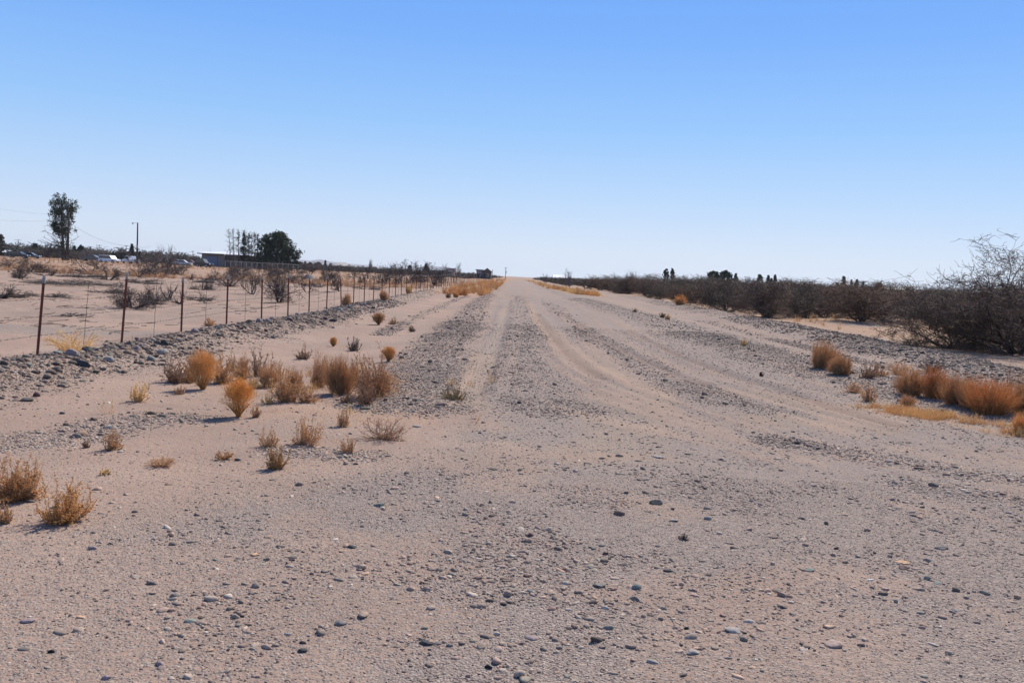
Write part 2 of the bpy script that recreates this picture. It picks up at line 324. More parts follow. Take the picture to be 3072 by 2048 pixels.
def ground_material():
    m = bpy.data.materials.new('desert_ground'); m.use_nodes = True; nt = m.node_tree; L = nt.links.new
    b = nt.nodes['Principled BSDF']; b.inputs['Roughness'].default_value = .93; b.inputs['Specular IOR Level'].default_value = .04
    geo = nt.nodes.new('ShaderNodeNewGeometry'); P = geo.outputs['Position']
    at = nt.nodes.new('ShaderNodeVertexColor'); at.layer_name = 'tone'      # r coarse stones, g fine gravel, b tan silt
    at2 = nt.nodes.new('ShaderNodeVertexColor'); at2.layer_name = 'litter'  # r dry grass litter, g rut soil
    sp = nt.nodes.new('ShaderNodeSeparateColor'); L(at.outputs[0], sp.inputs[0])
    sp2 = nt.nodes.new('ShaderNodeSeparateColor'); L(at2.outputs[0], sp2.inputs[0])
    def noise(scale, detail=5, rough=.55, vec=P):
        n = nt.nodes.new('ShaderNodeTexNoise'); n.inputs['Scale'].default_value = scale; n.inputs['Detail'].default_value = detail
        n.inputs['Roughness'].default_value = rough; L(vec, n.inputs['Vector']); return n.outputs['Fac']
    def ramp(f, stops):
        r = nt.nodes.new('ShaderNodeValToRGB'); e = r.color_ramp.elements
        while len(e) < len(stops): e.new(.5)
        for k, (p, c) in enumerate(stops): e[k].position = p; e[k].color = (*c, 1)
        L(f, r.inputs[0]); return r.outputs[0]
    def mix(f, a, c, mode='MIX'):
        x = nt.nodes.new('ShaderNodeMix'); x.data_type = 'RGBA'; x.blend_type = mode
        if hasattr(f, 'links'): L(f, x.inputs[0])
        else: x.inputs[0].default_value = f
        for v, i in ((a, 6), (c, 7)):
            if hasattr(v, 'links'): L(v, x.inputs[i])
            else: x.inputs[i].default_value = (*v, 1)
        return x.outputs[2]
    def mth(op, a, c=0.0, clamp=False):
        x = nt.nodes.new('ShaderNodeMath'); x.operation = op; x.use_clamp = clamp
        for v, i in ((a, 0), (c, 1)):
            if hasattr(v, 'links'): L(v, x.inputs[i])
            else: x.inputs[i].default_value = v
        return x.outputs[0]
    def vor(scale, feat='F1'):
        v = nt.nodes.new('ShaderNodeTexVoronoi'); v.inputs['Scale'].default_value = scale; v.feature = feat; L(P, v.inputs['Vector']); return v
    sand = ramp(noise(.55, 8, .6), [(.30, SAND[0]), (.5, SAND[1]), (.72, SAND[2])])
    sp_ = mth('MULTIPLY', mth('SUBTRACT', .36, noise(120, 4, .7)), 9, True); sp_ = mth('MULTIPLY', sp_, mth('MULTIPLY', noise(2.2, 4), 1.5, True))
    sand = mix(mth('MULTIPLY', sp_, .75), sand, (.085, .065, .055), 'MIX')  # fine dark specks: tiny pebble shadows painted into the sand colour
    sl_ = mth('MULTIPLY', mth('SUBTRACT', noise(90, 3, .7), .62), 9, True); sand = mix(mth('MULTIPLY', sl_, .5), sand, (.62, .50, .42), 'MIX')
    stones = [(.0, (.04, .033, .03)), (.16, (.14, .115, .10)), (.38, (.29, .235, .205)), (.58, (.40, .315, .27)), (.74, (.36, .325, .27)), (.86, (.50, .36, .27)), (1.0, (.70, .60, .50))]
    v1 = vor(75); v2 = vor(170); v3 = vor(30)
    def cellcol(v):
        s = nt.nodes.new('ShaderNodeSeparateColor'); L(v.outputs['Color'], s.inputs[0]); return s.outputs[0], s.outputs[1]
    r1, s1 = cellcol(v1); r2, s2 = cellcol(v2); r3, s3 = cellcol(v3)
    g1 = ramp(r1, stones); g2 = ramp(r2, stones); g3 = ramp(r3, stones)
    grav = mix(.5, g1, g2)
    grav = mix(.5, grav, GRAV)
    # fine gravel share: mask compared with per-cell randomness, so single stones show on the sand
    f1 = mth('MULTIPLY', mth('ADD', mth('SUBTRACT', sp.outputs[1], mth('MULTIPLY', s1, .8)), .30), 2.6, True)
    col = mix(f1, sand, grav)
    # coarse stones
    f3 = mth('MULTIPLY', mth('ADD', mth('SUBTRACT', sp.outputs[0], mth('MULTIPLY', s3, .95)), .05), 6, True)
    f3 = mth('MULTIPLY', f3, mth('LESS_THAN', v3.outputs['Distance'], .55))
    col = mix(mth('MULTIPLY', f3, .85), col, mix(.25, g3, g1))
    # tan silt in the wheel tracks
    col = mix(mth('MULTIPLY', sp.outputs[2], mth('MULTIPLY', noise(7, 6, .7), .8)), col, TAN)
    col = mix(mth('MULTIPLY', sp2.outputs[1], .45), col, (.30, .20, .145))
    lit = mth('MULTIPLY', sp2.outputs[0], mth('MULTIPLY', mth('SUBTRACT', noise(9, 6, .7), .40), 3.4, True), True)
    col = mix(lit, col, (.44, .24, .10))
    # large slow variation
    big = ramp(noise(.18, 5), [(.3, (.90, .90, .91)), (.7, (1.0, .99, .98))])
    col = mix(1.0, col, big, 'MULTIPLY')
    L(col, b.inputs['Base Color'])
    hgt = mth('ADD', mth('MULTIPLY', mth('MULTIPLY', mth('SUBTRACT', .6, v1.outputs['Distance']), f1), .5),
              mth('ADD', mth('MULTIPLY', mth('MULTIPLY', mth('SUBTRACT', .6, v3.outputs['Distance']), f3), 2.0), mth('MULTIPLY', noise(22, 6, .65), .9)))
    bp = nt.nodes.new('ShaderNodeBump'); bp.inputs['Strength'].default_value = .8; bp.inputs['Distance'].default_value = .025
    L(hgt, bp.inputs['Height']); L(bp.outputs[0], b.inputs['Normal'])
    return m
SAND = [(.288, .2, .15), (.352, .244, .183), (.408, .288, .217)]
GRAV = (.285, .222, .184)
TAN = (.35, .258, .188)
M['ground'] = ground_material()

# ------------------------------------------------------------------ ground
def ground():
    ys = np.concatenate([np.array([-40, -20, -10, -5, -2, 0, 1, 2, 2.6]), 3.0 * np.exp(np.linspace(0, math.log(9000 / 3.0), 900))])
    t = np.concatenate([-np.geomspace(9, .78, 14)[:-1], np.linspace(-.78, .78, 640), np.geomspace(.78, 9, 14)[1:]])
    X = np.clip(t[None, :] * (np.maximum(ys, 0)[:, None] + 3.0), -9000 + t[None, :] , 9000 + t[None, :]); Y = np.repeat(ys[:, None], len(t), 1)
    x = X.ravel(); y = Y.ravel()
    V = np.stack([x, y, height(x, y)], 1)
    n, m = len(ys), len(t)
    i = (np.arange(n - 1)[:, None] * m + np.arange(m - 1)[None, :]).ravel()
    F = np.stack([i, i + 1, i + m + 1, i + m], 1)
    coarse, fine, tan, rut, road, near, n1, n2 = masks(x, y)
    C = np.stack([coarse, fine, tan], 1)
    o = build('ground', V, F, M['ground'], smooth=True, C=np.clip(C, 0, 1))
    lit = np.zeros((len(x), 4), dtype=np.float32); lit[:, 3] = 1
    outL = sstep(8, 14, -x) * sstep(70, 110, y + (n1 - .5) * 60) * (.5 + .5 * sstep(.4, .6, fbm(x * .05, y * .03, 61, 4)))
    outR = sstep(11, 15, x) * (.3 + .7 * sstep(.35, .6, fbm(x * .3, y * .2, 63, 3)))
    mid = sstep(250, 500, y)
    side = ((x > -7) & (x < -2.2) & (y > 68)) * .8 + ((x > 5.2) & (x < 10) & (y > 92)) * .7
    patch = strip(x, y, [(6.2, 10.6), (5.6, 11.3), (5.2, 12.3)], .35, .6) * .6 + strip(x, y, [(-2.2, 10.0), (-1.4, 9.7)], .5, .7) * .45
    lit[:, 0] = np.clip(np.maximum.reduce([outL, outR, mid * .7, side, patch]), 0, 1); lit[:, 1] = rut
    a = o.data.color_attributes.new('litter', 'FLOAT_COLOR', 'POINT'); a.data.foreach_set('color', lit.ravel())
    return tag(o, kind='structure')
ground()

# ------------------------------------------------------------------ stones
def ico(sub):
    t = (1 + 5 ** .5) / 2
    V = [(-1, t, 0), (1, t, 0), (-1, -t, 0), (1, -t, 0), (0, -1, t), (0, 1, t), (0, -1, -t), (0, 1, -t), (t, 0, -1), (t, 0, 1), (-t, 0, -1), (-t, 0, 1)]
    V = [Vector(v).normalized() for v in V]
    F = [(0, 11, 5), (0, 5, 1), (0, 1, 7), (0, 7, 10), (0, 10, 11), (1, 5, 9), (5, 11, 4), (11, 10, 2), (10, 7, 6), (7, 1, 8), (3, 9, 4), (3, 4, 2), (3, 2, 6), (3, 6, 8), (3, 8, 9), (4, 9, 5), (2, 4, 11), (6, 2, 10), (8, 6, 7), (9, 8, 1)]
    for _ in range(sub):
        mid = {}; NF = []
        def mp(a, b):
            k = (min(a, b), max(a, b))
            if k not in mid: mid[k] = len(V); V.append((V[a] + V[b]).normalized())
            return mid[k]
        for a, b, c in F:
            x, y, z = mp(a, b), mp(b, c), mp(c, a); NF += [(a, x, z), (b, y, x), (c, z, y), (x, y, z)]
        F = NF
    return np.array([tuple(v) for v in V]), np.array(F)
ICO0, ICO1, ICO3 = ico(0), ico(1), ico(3)
PAL = np.array([(.22, .185, .16), (.29, .245, .21), (.14, .12, .11), (.24, .24, .20), (.38, .285, .245), (.46, .32, .235), (.09, .075, .07), (.54, .48, .41), (.20, .13, .115), (.40, .345, .30), (.34, .245, .21), (.16, .16, .145)])
PALW = np.array([15, 15, 10, 9, 12, 7, 5, 5, 6, 8, 9, 5], float); PALW /= PALW.sum()
def pebbles(rng, x, y, r, shape, flat=(.35, .7), dark=1.0):
    n = len(x); V0, F0 = shape
    a = r * rng.uniform(.9, 1.5, n); b = r * rng.uniform(.6, 1.0, n); c = r * rng.uniform(*flat, n)
    ro = rng.uniform(0, 2 * math.pi, n); tx = rng.normal(0, .22, n)
    P = V0[None] * (1 + rng.uniform(-.16, .16, (n, len(V0), 1)))
    for q_ in range(4):
        dd = rng.normal(size=(n, 1, 3)); dd[..., 2] *= 1.4; dd /= np.linalg.norm(dd, axis=2, keepdims=True); hh = (P * dd).sum(2, keepdims=True)
        P = P - dd * np.maximum(hh - rng.uniform(.45, .8, (n, 1, 1)), 0) * .95
    X = P[..., 0] * a[:, None]; Y = P[..., 1] * b[:, None]; Z = P[..., 2] * c[:, None]
    Z2 = Z + X * np.tan(tx)[:, None] * .6
    cr, sr = np.cos(ro)[:, None], np.sin(ro)[:, None]
    z = height(x, y) + c * rng.uniform(-.25, .5, n)
    VV = np.stack([X * cr - Y * sr + x[:, None], X * sr + Y * cr + y[:, None], Z2 + z[:, None]], -1).reshape(-1, 3)
    FF = (F0[None] + (np.arange(n) * len(V0))[:, None, None]).reshape(-1, 3)
    k = rng.choice(len(PAL), n, p=PALW); cc = PAL[k] * np.array((1.07, 1.0, .92)) * rng.uniform(.75, 1.25, (n, 1)) * dark
    du = rng.uniform(.05, .55, (n, 1)) * np.clip(.03 / r, .3, 1)[:, None]; cc = cc * (1 - du) + np.array((.34, .245, .185)) * du * (.5 + .5 * dark)
    return VV, FF, np.repeat(cc, len(V0), 0)
def sample(rng, n, y0, y1, wfac=.66):
    u = rng.random(n); y = np.sqrt(y0 ** 2 + u * (y1 ** 2 - y0 ** 2)); x = rng.uniform(-wfac, wfac, n) * y
    return x, y
def gravel():
    rng = np.random.default_rng(7); parts = []
    def cls(n, y0, y1, r0, r1, fn, shape, flat=(.35, .7), p=2.2, dark=1.0):
        x, y = sample(rng, n, y0, y1)
        coarse, fine, tan, rut, road, near, n1, n2 = masks(x, y)
        cl = fbm(x * 1.7, y * 1.7, 71, 3); d = fn(x, y, coarse, fine, tan, road, near, n1, cl)
        k = rng.random(n) < d
        x = x[k]; y = y[k]; r = r0 * (1 + rng.random(len(x)) ** p * (r1 / r0 - 1))
        parts.append(pebbles(rng, x, y, r, shape, flat, dark))
        print('gravel class', r0, len(x))
    def clumps(x, y, cl):
        c = np.exp(-(((x - .35) / 1.3) ** 2 + ((y - 4.9) / 1.0) ** 2)) * .8 + np.exp(-(((x + .9) / .55) ** 2 + ((y - 3.95) / .4) ** 2)) * 1.0
        c = c + np.exp(-(((x - .9) / 1.2) ** 2 + ((y - 6.8) / .9) ** 2)) * .5
        return np.clip(c * 1.6, 0, 1.6)
    cls(110000, 3.0, 7.5, .0028, .0065, lambda x, y, c, f, t, ro, ne, n1, cl: .30 + .5 * f + .4 * clumps(x, y, cl) * sstep(.35, .6, cl), ICO0, p=2.6)
    cls(190000, 3.0, 15, .0055, .013, lambda x, y, c, f, t, ro, ne, n1, cl: .03 + .75 * c + .38 * f * sstep(.3, .65, cl) + .5 * clumps(x, y, cl) * sstep(.35, .6, cl), ICO0, p=2.6)
    cls(42000, 3.0, 11, .0095, .027, lambda x, y, c, f, t, ro, ne, n1, cl: .03 + .6 * c + .12 * f * sstep(.3,.6,cl) + .45 * clumps(x, y, cl) * sstep(.4, .6, cl), ICO1, (.25, .7), p=3.2)
    cls(300000, 9, 30, .008, .021, lambda x, y, c, f, t, ro, ne, n1, cl: 1.0 * c * (.5 + .9 * sstep(.3, .6, cl)) + .17 * f * ro + .003, ICO0, p=2.2, dark=.7)
    cls(170000, 22, 75, .016, .04, lambda x, y, c, f, t, ro, ne, n1, cl: .6 * c * (x > -9) + .012 * ro * f + .004 * ro, ICO0, p=1.8, dark=.7)
    def big(x, y, c, f, t, ro, ne, n1, cl):
        return (strip(x, y, BERM_L, .95) * (x < -5.2) * .95 + strip(x, y, BERM_R, 1.2) * .6 + .06 * c) * (1 - .3 * sstep(25, 40, y))
    cls(120000, 7.5, 45, .020, .060, big, ICO1, (.35, .85), p=2.0, dark=.55)
    V, F, C = merge(parts)
    tag(build('gravel', V, F, M['stone'], smooth=False, C=C), 'loose gravel, pebbles and small cobbles strewn over road, berms and sand', 'gravel', kind='stuff')
gravel()

def rock_mesh(rng, a, b, c, angular):
    V, F = ICO3; V = V.copy()
    d = rng.normal(size=(6, 3)); d /= np.linalg.norm(d, axis=1, keepdims=True)
    for k in range(6):     # shave flat facets
        lim = rng.uniform(.45, .75) if angular else rng.uniform(.6, .88)
        h = V @ d[k]; over = np.maximum(h - lim, 0); V = V - d[k][None] * over[:, None] * (.95 if angular else .6)
    n = sum(np.sin(V @ rng.normal(size=3) * f + rng.uniform(0, 6)) * .05 / (1 + .4 * i) for i, f in enumerate((2, 3, 5, 8)))
    V = V * (1 + n[:, None])
    return V * np.array([a, b, c]), F
rk = np.random.default_rng(11)
def stone_at(px, py, wpx, col, shape, label, cat='stone', group=None):
    x, y, z = G(px, py); w = wpx / FPX * math.hypot(y, EYE) * .5
    flat = {'slab': .28, 'flat': .4, 'round': .75, 'wedge': .5, 'tall': 1.0}[shape]
    V, F = rock_mesh(rk, w, w * rk.uniform(.6, .8), w * flat * .8, shape in ('slab', 'wedge'))
    o = build('stone', V, F, M['stone'], smooth=False, C=np.tile(np.array(col), (len(V), 1)) * (1 + .1 * rk.standard_normal((len(V), 1)) * .3))
    o.location = (x, y, z + w * flat * .2); o.rotation_euler = (rk.uniform(-.12, .12), rk.uniform(-.15, .15), rk.uniform(-.5, .5))
    return tag(o, label, cat, group)
DK, GY, LG, MV, GN, TN, PK, BR, MR, BK, WH = (.075, .07, .066), (.21, .18, .155), (.31, .275, .24), (.28, .215, .205), (.21, .225, .19), (.50, .31, .19), (.38, .275, .22), (.20, .135, .11), (.13, .07, .065), (.03, .028, .028), (.52, .48, .42)
STONES = [
 (1973, 1511, 48, DK, 'wedge', 'large dark slaty stone with a pointed end, lying alone mid-road'),
 (1802, 1758, 46, GY, 'wedge', 'grey brown wedge-shaped stone beside a rounded greenish one'),
 (1909, 1764, 32, GN, 'round', 'rounded greenish grey stone beside a wedge-shaped stone'),
 (1592, 1608, 18, MR, 'tall', 'small upright maroon stone in the pebbly middle of the road'),
 (1858, 1542, 34, BR, 'round', 'domed brown stone just nearer than the big dark slaty one'),
 (2203, 1894, 58, LG, 'slab', 'long flat light grey slab near a small black stone'),
 (2078, 1958, 42, LG, 'flat', 'light grey elongated stone tilted down to the right'),
 (1958, 1986, 36, LG, 'flat', 'pale grey humped stone close to the bottom of the picture'),
 (1465, 2002, 24, BK, 'round', 'black stone lying on bare fine sand at the bottom edge'),
 (1282, 1929, 42, DK, 'flat', 'dark grey flat stone, leftmost of a row of three'),
 (1315, 1929, 26, GY, 'flat', 'grey oval stone, middle of a row of three'),
 (1349, 1936, 20, GY, 'round', 'bluish grey angular stone, rightmost of a row of three'),
 (1593, 1914, 34, MV, 'flat', 'mauve grey oval stone lying just below the pebble clump'),
 (1590, 1776, 22, GN, 'round', 'green grey upright stone within the pebble clump'),
 (1282, 1769, 28, PK, 'round', 'pale pinkish rounded stone alone on sandy gravel'),
 (1972, 1371, 42, LG, 'slab', 'thin light slab with a dark shadowed edge in mid-road'),
 (2163, 1379, 24, BR, 'wedge', 'small brown stone with one white face in mid-road'),
 (1478, 1408, 32, DK, 'slab', 'dark thin slab on smooth pinkish gravel'),
 (2020, 1561, 38, LG, 'slab', 'pale greenish slab nearer than the big dark slaty stone'),
 (2123, 1557, 24, LG, 'round', 'smooth pale grey egg-shaped stone in the road'),
 (2333, 1377, 30, PK, 'slab', 'flat pinkish stone on smooth gravel, far right of mid-road'),
 (2004, 1713, 30, DK, 'flat', 'dark grey stone above a scatter of pebbles'),
 (1816, 1662, 20, MR, 'round', 'rounded maroon brown stone in the pebbly road middle'),
 (2060, 1884, 26, BK, 'wedge', 'small black broken stone left of the long light slab'),
 (2708, 1688, 46, TN, 'slab', 'flat orange tan slab propped on a brown stone'),
 (2713, 1705, 34, BR, 'wedge', 'dark brown stone under the edge of the orange tan slab'),
 (2823, 1645, 42, GY, 'flat', 'grey domed stone among pale chips beyond the tan slab'),
 (2501, 1934, 62, PK, 'flat', 'long smooth pinkish stone, largest near the bottom right'),
 (2582, 1934, 30, BR, 'wedge', 'brown angular stone right of the long pinkish one'),
 (2417, 1942, 32, DK, 'flat', 'dark grey oval stone left of the long pinkish one'),
 (2815, 1749, 28, GN, 'slab', 'pale green thin stone to the right of two pink chips'),
 (2868, 1830, 28, LG, 'slab', 'pale lilac flat stone on fine gravel at right'),
 (2614, 1739, 26, WH, 'slab', 'white flat stone left of the orange tan slab'),
 (2508, 1646, 14, BK, 'round', 'tiny black pebble alone on smooth gravel'),
 (2429, 1711, 32, GN, 'flat', 'grey green stone with a dark underside, right of mid-road'),
 (1140, 1517, 38, GN, 'wedge', 'teal grey wedge-shaped stone on pink sandy gravel'),
 (768, 1664, 34, TN, 'slab', 'flat tan pink stone on the sandy left foreground'),
 (1057, 1641, 30, DK, 'flat', 'dark oval stone at the edge of the pebbly road'),
 (278, 1646, 28, MV, 'round', 'mauve blocky stone on fine gravel near the left edge'),
 (523, 1788, 26, GY, 'round', 'grey round stone leaning in a small heap of stones'),
 (529, 1811, 28, GY, 'flat', 'grey flat stone at the foot of a small heap of stones'),
 (524, 1772, 13, BR, 'tall', 'little brown stone on top of a small heap of stones'),
 (84, 1863, 38, MV, 'flat', 'mauve grey stone half sunk near the left picture edge'),
 (242, 1851, 24, TN, 'flat', 'orange brown oval stone in the left foreground'),
 (153, 1956, 20, BK, 'round', 'black stone in the bottom left foreground'),
 (569, 1863, 38, GN, 'flat', 'grey green pointed stone below the small heap of stones'),
 (319, 2035, 26, MV, 'round', 'mauve rounded stone at the bottom edge, left side'),
 (478, 1992, 28, MV, 'round', 'mauve stone half buried in sand above the bottom edge'),
 (1023, 1870, 46, GY, 'flat', 'largest grey flat stone in the left pebble clump'),
 (908, 1953, 28, DK, 'round', 'dark grey stone touching pale pebbles in the left clump'),
 (908, 1928, 24, BK, 'flat', 'black flat stone at the top of the left pebble clump'),
 (862, 1902, 22, LG, 'flat', 'pale cream stone at the left side of the pebble clump'),
 (645, 1905, 16, DK, 'wedge', 'small dark stone alone on smooth sand'),
 (727, 1849, 14, BK, 'round', 'small black round pebble on smooth sandy gravel'),
 (186, 1241, 17, DK, 'round', 'dark stone alone on clean sand below the rocky berm'),
 (262, 1214, 14, BR, 'wedge', 'little brown pointed stone on clean sand'),
 (228, 1312, 28, GY, 'tall', 'upright dark grey stone in the thin rock row on sand'),
 (254, 1305, 20, BR, 'round', 'brown round stone beside the upright one in the rock row'),
 (332, 1284, 42, LG, 'flat', 'pale grey smooth slab, brightest in the thin rock row'),
 (484, 1249, 30, DK, 'flat', 'dark domed stone near the end of the thin rock row'),
 (486, 1256, 26, LG, 'slab', 'pale stone just in front of the dark domed one in the row'),
 (714, 1381, 20, DK, 'round', 'dark round stone on sand between two small dry weeds'),
 (1037, 1393, 16, BR, 'round', 'brown stone, left of a pair on sandy gravel'),
 (1066, 1393, 16, DK, 'round', 'dark stone, right of a pair on sandy gravel'),
 (1140, 1352, 10, BR, 'round', 'tiny brown pebble beyond the pair of stones'),
 (1250, 1280, 24, LG, 'wedge', 'whitish chip of rock lying right of the tangled weed'),
]
for s in STONES: stone_at(*s)
# the larger cobbles of the near rocky berm: eight shapes, copied
protos = []
for k in range(8):
    V, F = rock_mesh(rk, 1, rk.uniform(.65, .9), rk.uniform(.5, .75), k % 3 == 0)
    o = build('cobble', V, F, M['stone'], smooth=True, C=np.tile(np.array([DK, GY, MR, GY, GN, MV, DK, LG][k]) * .9, (len(V), 1)))
    protos.append(o)
cr = np.random.default_rng(23); first = set()
for i in range(190):
    y = 8.6 + 34 * cr.random() ** 1.7; xb = np.interp(y, [9, 12, 16, 24, 30, 50], [-6.55, -6.5, -6.4, -6.25, -6.2, -6.4]) + cr.normal(.05, .48)
    s = .035 + .075 * cr.random() ** 2.2; k = i % 8
    o = protos[k] if k not in first else protos[k].copy()
    if k in first: COL.objects.link(o)
    first.add(k)
    o.location = (xb, y, hz(xb, y) + s * .25); o.scale = (s, s, s); o.rotation_euler = (cr.normal(0, .15), cr.normal(0, .15), cr.uniform(0, 6.28))
    tag(o, 'dark rounded cobble lying on the rocky berm along the wire fence', 'stone', 'larger cobbles on the berm along the wire fence')

# ------------------------------------------------------------------ dry weeds
ORANGE = np.array((.84, .53, .24)); TAWNY = np.array((.70, .48, .29)); BROWN = np.array((.47, .31, .21)); STRAW = np.array((.90, .64, .34)); OLIVE = np.array((.40, .31, .18)); RUST = np.array((.64, .42, .235)); GREYB = np.array((.34, .26, .21))
def rdir(rng, n, spread, bias=0):
    th = spread * np.sqrt(rng.random(n)) ; ph = rng.uniform(0, 2 * math.pi, n)
    return np.stack([np.sin(th) * np.cos(ph), np.sin(th) * np.sin(ph), np.cos(th)], 1)
def unit(v): return v / np.maximum(np.linalg.norm(v, axis=1, keepdims=True), 1e-9)
def weed(rng, kind, W, H, col, dens=1.0, rad=.0016):
    """W x H metres; returns V,F,C"""
    segs = []; cols = []
    def add(p0, p1, r0, r1, c):
        segs.append(np.concatenate([p0, p1, np.full((len(p0), 1), r0) if np.isscalar(r0) else r0, np.full((len(p0), 1), r1) if np.isscalar(r1) else r1], 1)); cols.append(c)
    def shade(n, c, v=.28): return c[None] * (1 + (rng.random((n, 1)) - .5) * 2 * v)
    wx = W / 2
    nt = 4 if W > .25 else 2; tc = np.column_stack([rng.uniform(-.55, .55, nt) * wx, rng.uniform(-.5, .5, nt) * wx]); th_ = rng.uniform(.62, 1.05, nt); th_[0] = 1.05; tl = rng.normal(0, .16, (nt, 2))
    def stems(n, lo, p_, spread=1.0):
        ti = rng.integers(0, nt, n); ph = rng.uniform(0, 6.28, n); rr = np.sqrt(rng.random(n)) * wx * .68 * spread
        tip = np.zeros((n, 3)); tip[:, 0] = np.cos(ph) * rr + tc[ti, 0] * .75; tip[:, 1] = np.sin(ph) * rr + tc[ti, 1] * .75
        ro = np.hypot(tip[:, 0], tip[:, 1]) / (wx * 1.25); dome = np.sqrt(np.clip(1 - ro ** 2, .12, 1))
        tip[:, 2] = H * dome * th_[ti] * (lo + (1.08 - lo) * rng.random(n) ** p_)
        tip[:, :2] += tl[ti] * H * .6
        base = tip * np.array([.42, .42, 0]) + rng.normal(0, wx * .07, (n, 3)) * np.array([1, 1, 0])
        return base, tip
    if kind == 'broom':           # mound of fine upright stems with fuzzy tips
        n = int(330 * dens); base, tip = stems(n, .3, .8); c = shade(n, col); q = base; w_ = rng.normal(0, .05 * H, (n, 3)) * np.array([1, 1, .3])
        for k in range(3):
            f = (k + 1) / 3; q2 = base + (tip - base) * np.array([[f ** 1.25, f ** 1.25, f]]) + w_ * math.sin(f * 2.6); d = unit(q2 - q)
            add(q, q2, rad * (1.2 - .3 * k), rad * (.9 - .3 * k), c)
            for j in range(3 if k else 1):
                b = q + (q2 - q) * rng.random((n, 1)); e = unit(d + rng.normal(0, .42, (n, 3))); add(b, b + e * (H * rng.uniform(.05, .2, (n, 1))), rad * .7, rad * .35, shade(n, col * 1.1))
            q = q2
    elif kind == 'globe':         # narrow foot, ball of hair-fine twigs
        n = int(90 * dens); d = rdir(rng, n, .75); L = H * .45 * np.ones(n)
        p = rng.normal(0, wx * .06, (n, 3)); p[:, 2] = 0; q = p + d * L[:, None]
        add(p, q, rad * 1.6, rad, shade(n, col * .75))
        m = int(1500 * dens); cen = np.array([0, 0, H * .58]); v = rng.normal(size=(m, 3)); v = unit(v) * (rng.random((m, 1)) ** .45); v *= 1 + .35 * np.sin(v[:, :1] * 5 + v[:, 2:] * 4 + rng.uniform(0, 6)) * np.cos(v[:, 1:2] * 5 + v[:, 2:] * 3)
        v = v * np.array([wx, wx, H * .42]) * .86 + cen
        e = unit((v - np.array([0, 0, H * .15])) * np.array([1, 1, 1.2]) + rng.normal(0, .45 * wx, (m, 3)))
        add(v, v + e * H * rng.uniform(.05, .22, (m, 1)), rad * .8, rad * .5, shade(m, col, .3))
        w = v + e * H * .05; e2 = unit(e + rng.normal(0, .6, (m, 3))); add(w, w + e2 * H * .10, rad * .7, rad * .4, shade(m, col * 1.1, .3))
    elif kind == 'tangle':        # sparse crooked twigs close to the ground
        n = int(34 * dens); ph = rng.uniform(0, 6.28, n); d = np.stack([np.cos(ph), np.sin(ph), rng.uniform(.15, 1.3, n)], 1); d = unit(d)
        p = rng.normal(0, wx * .15, (n, 3)); p[:, 2] = 0; q = p; c = shade(n, col)
        for k in range(6):
            d = unit(d + rng.normal(0, .32, (n, 3)) * np.array([1, 1, .6])); q2 = q + d * (wx * .22 * rng.uniform(.6, 1.2, n))[:, None]; q2[:, 2] = np.clip(q2[:, 2], .002, H)
            add(q, q2, rad * 1.5, rad * 1.2, c)
            for j in range(5):
                b = q + (q2 - q) * rng.random((n, 1)); e = unit(d * .6 + rng.normal(0, .7, (n, 3))); e[:, 2] = np.abs(e[:, 2])
                t2 = b + e * (wx * rng.uniform(.06, .2, n))[:, None]; add(b, t2, rad, rad * .6, shade(n, col))
                add(t2, t2 + unit(e + rng.normal(0, .8, (n, 3))) * wx * .06, rad * 1.3, rad * .8, shade(n, col * 1.15))
            q = q2
    else:                         # 'spike': several upright wands set with small dry leaves
        n = int(30 * dens); base, tip = stems(n, .25, 1.0, 1.15); c = shade(n, col * .85); q = base; w_ = rng.normal(0, .09 * H, (n, 3)) * np.array([1, 1, .3])
        for k in range(5):
            f = (k + 1) / 5; q2 = base + (tip - base) * np.array([[f ** 1.2, f ** 1.2, f]]) + w_ * math.sin(f * 2.8) + rng.normal(0, .015 * H, (n, 3)); d = unit(q2 - q)
            add(q, q2, rad * (1.6 - .2 * k), rad * (1.4 - .2 * k), c)
            for j in range(6):
                b = q + (q2 - q) * rng.random((n, 1)); e = unit(d * .75 + rng.normal(0, .5, (n, 3)))
                t2 = b + e * (H * rng.uniform(.04, .17, (n, 1)) * (1 - .1 * k)); add(b, t2, rad * .8, rad * .6, shade(n, col))
                for jj in range(2):
                    b2 = b + (t2 - b) * rng.random((n, 1)); add(b2, b2 + unit(e + rng.normal(0, .8, (n, 3))) * H * .03, rad * 1.7, rad * .9, shade(n, col * 1.15))
            q = q2
    V, F = tubes(np.concatenate(segs)); C = np.repeat(np.concatenate(cols), 6, 0)
    V[:, 2] = np.maximum(V[:, 2], -.01)
    return V, F, np.clip(C, 0, 1)
wr = np.random.default_rng(5)
def weed_at(px, py, wpx, hpx, kind, col, label, dens=1.0):
    x, y, z = G(px, py); s = y / FPX; rad = max(.0013, y / 900 * .14)
    V, F, C = weed(wr, kind, wpx * s * (1.3 if kind in ('broom', 'spike') else 1.05), hpx * s * 1.1, col, dens, rad)
    o = build('dry_weed', V, F, M['weed'], C=C); o.location = (x, y, z - .005)
    return tag(o, label, 'dry weed')
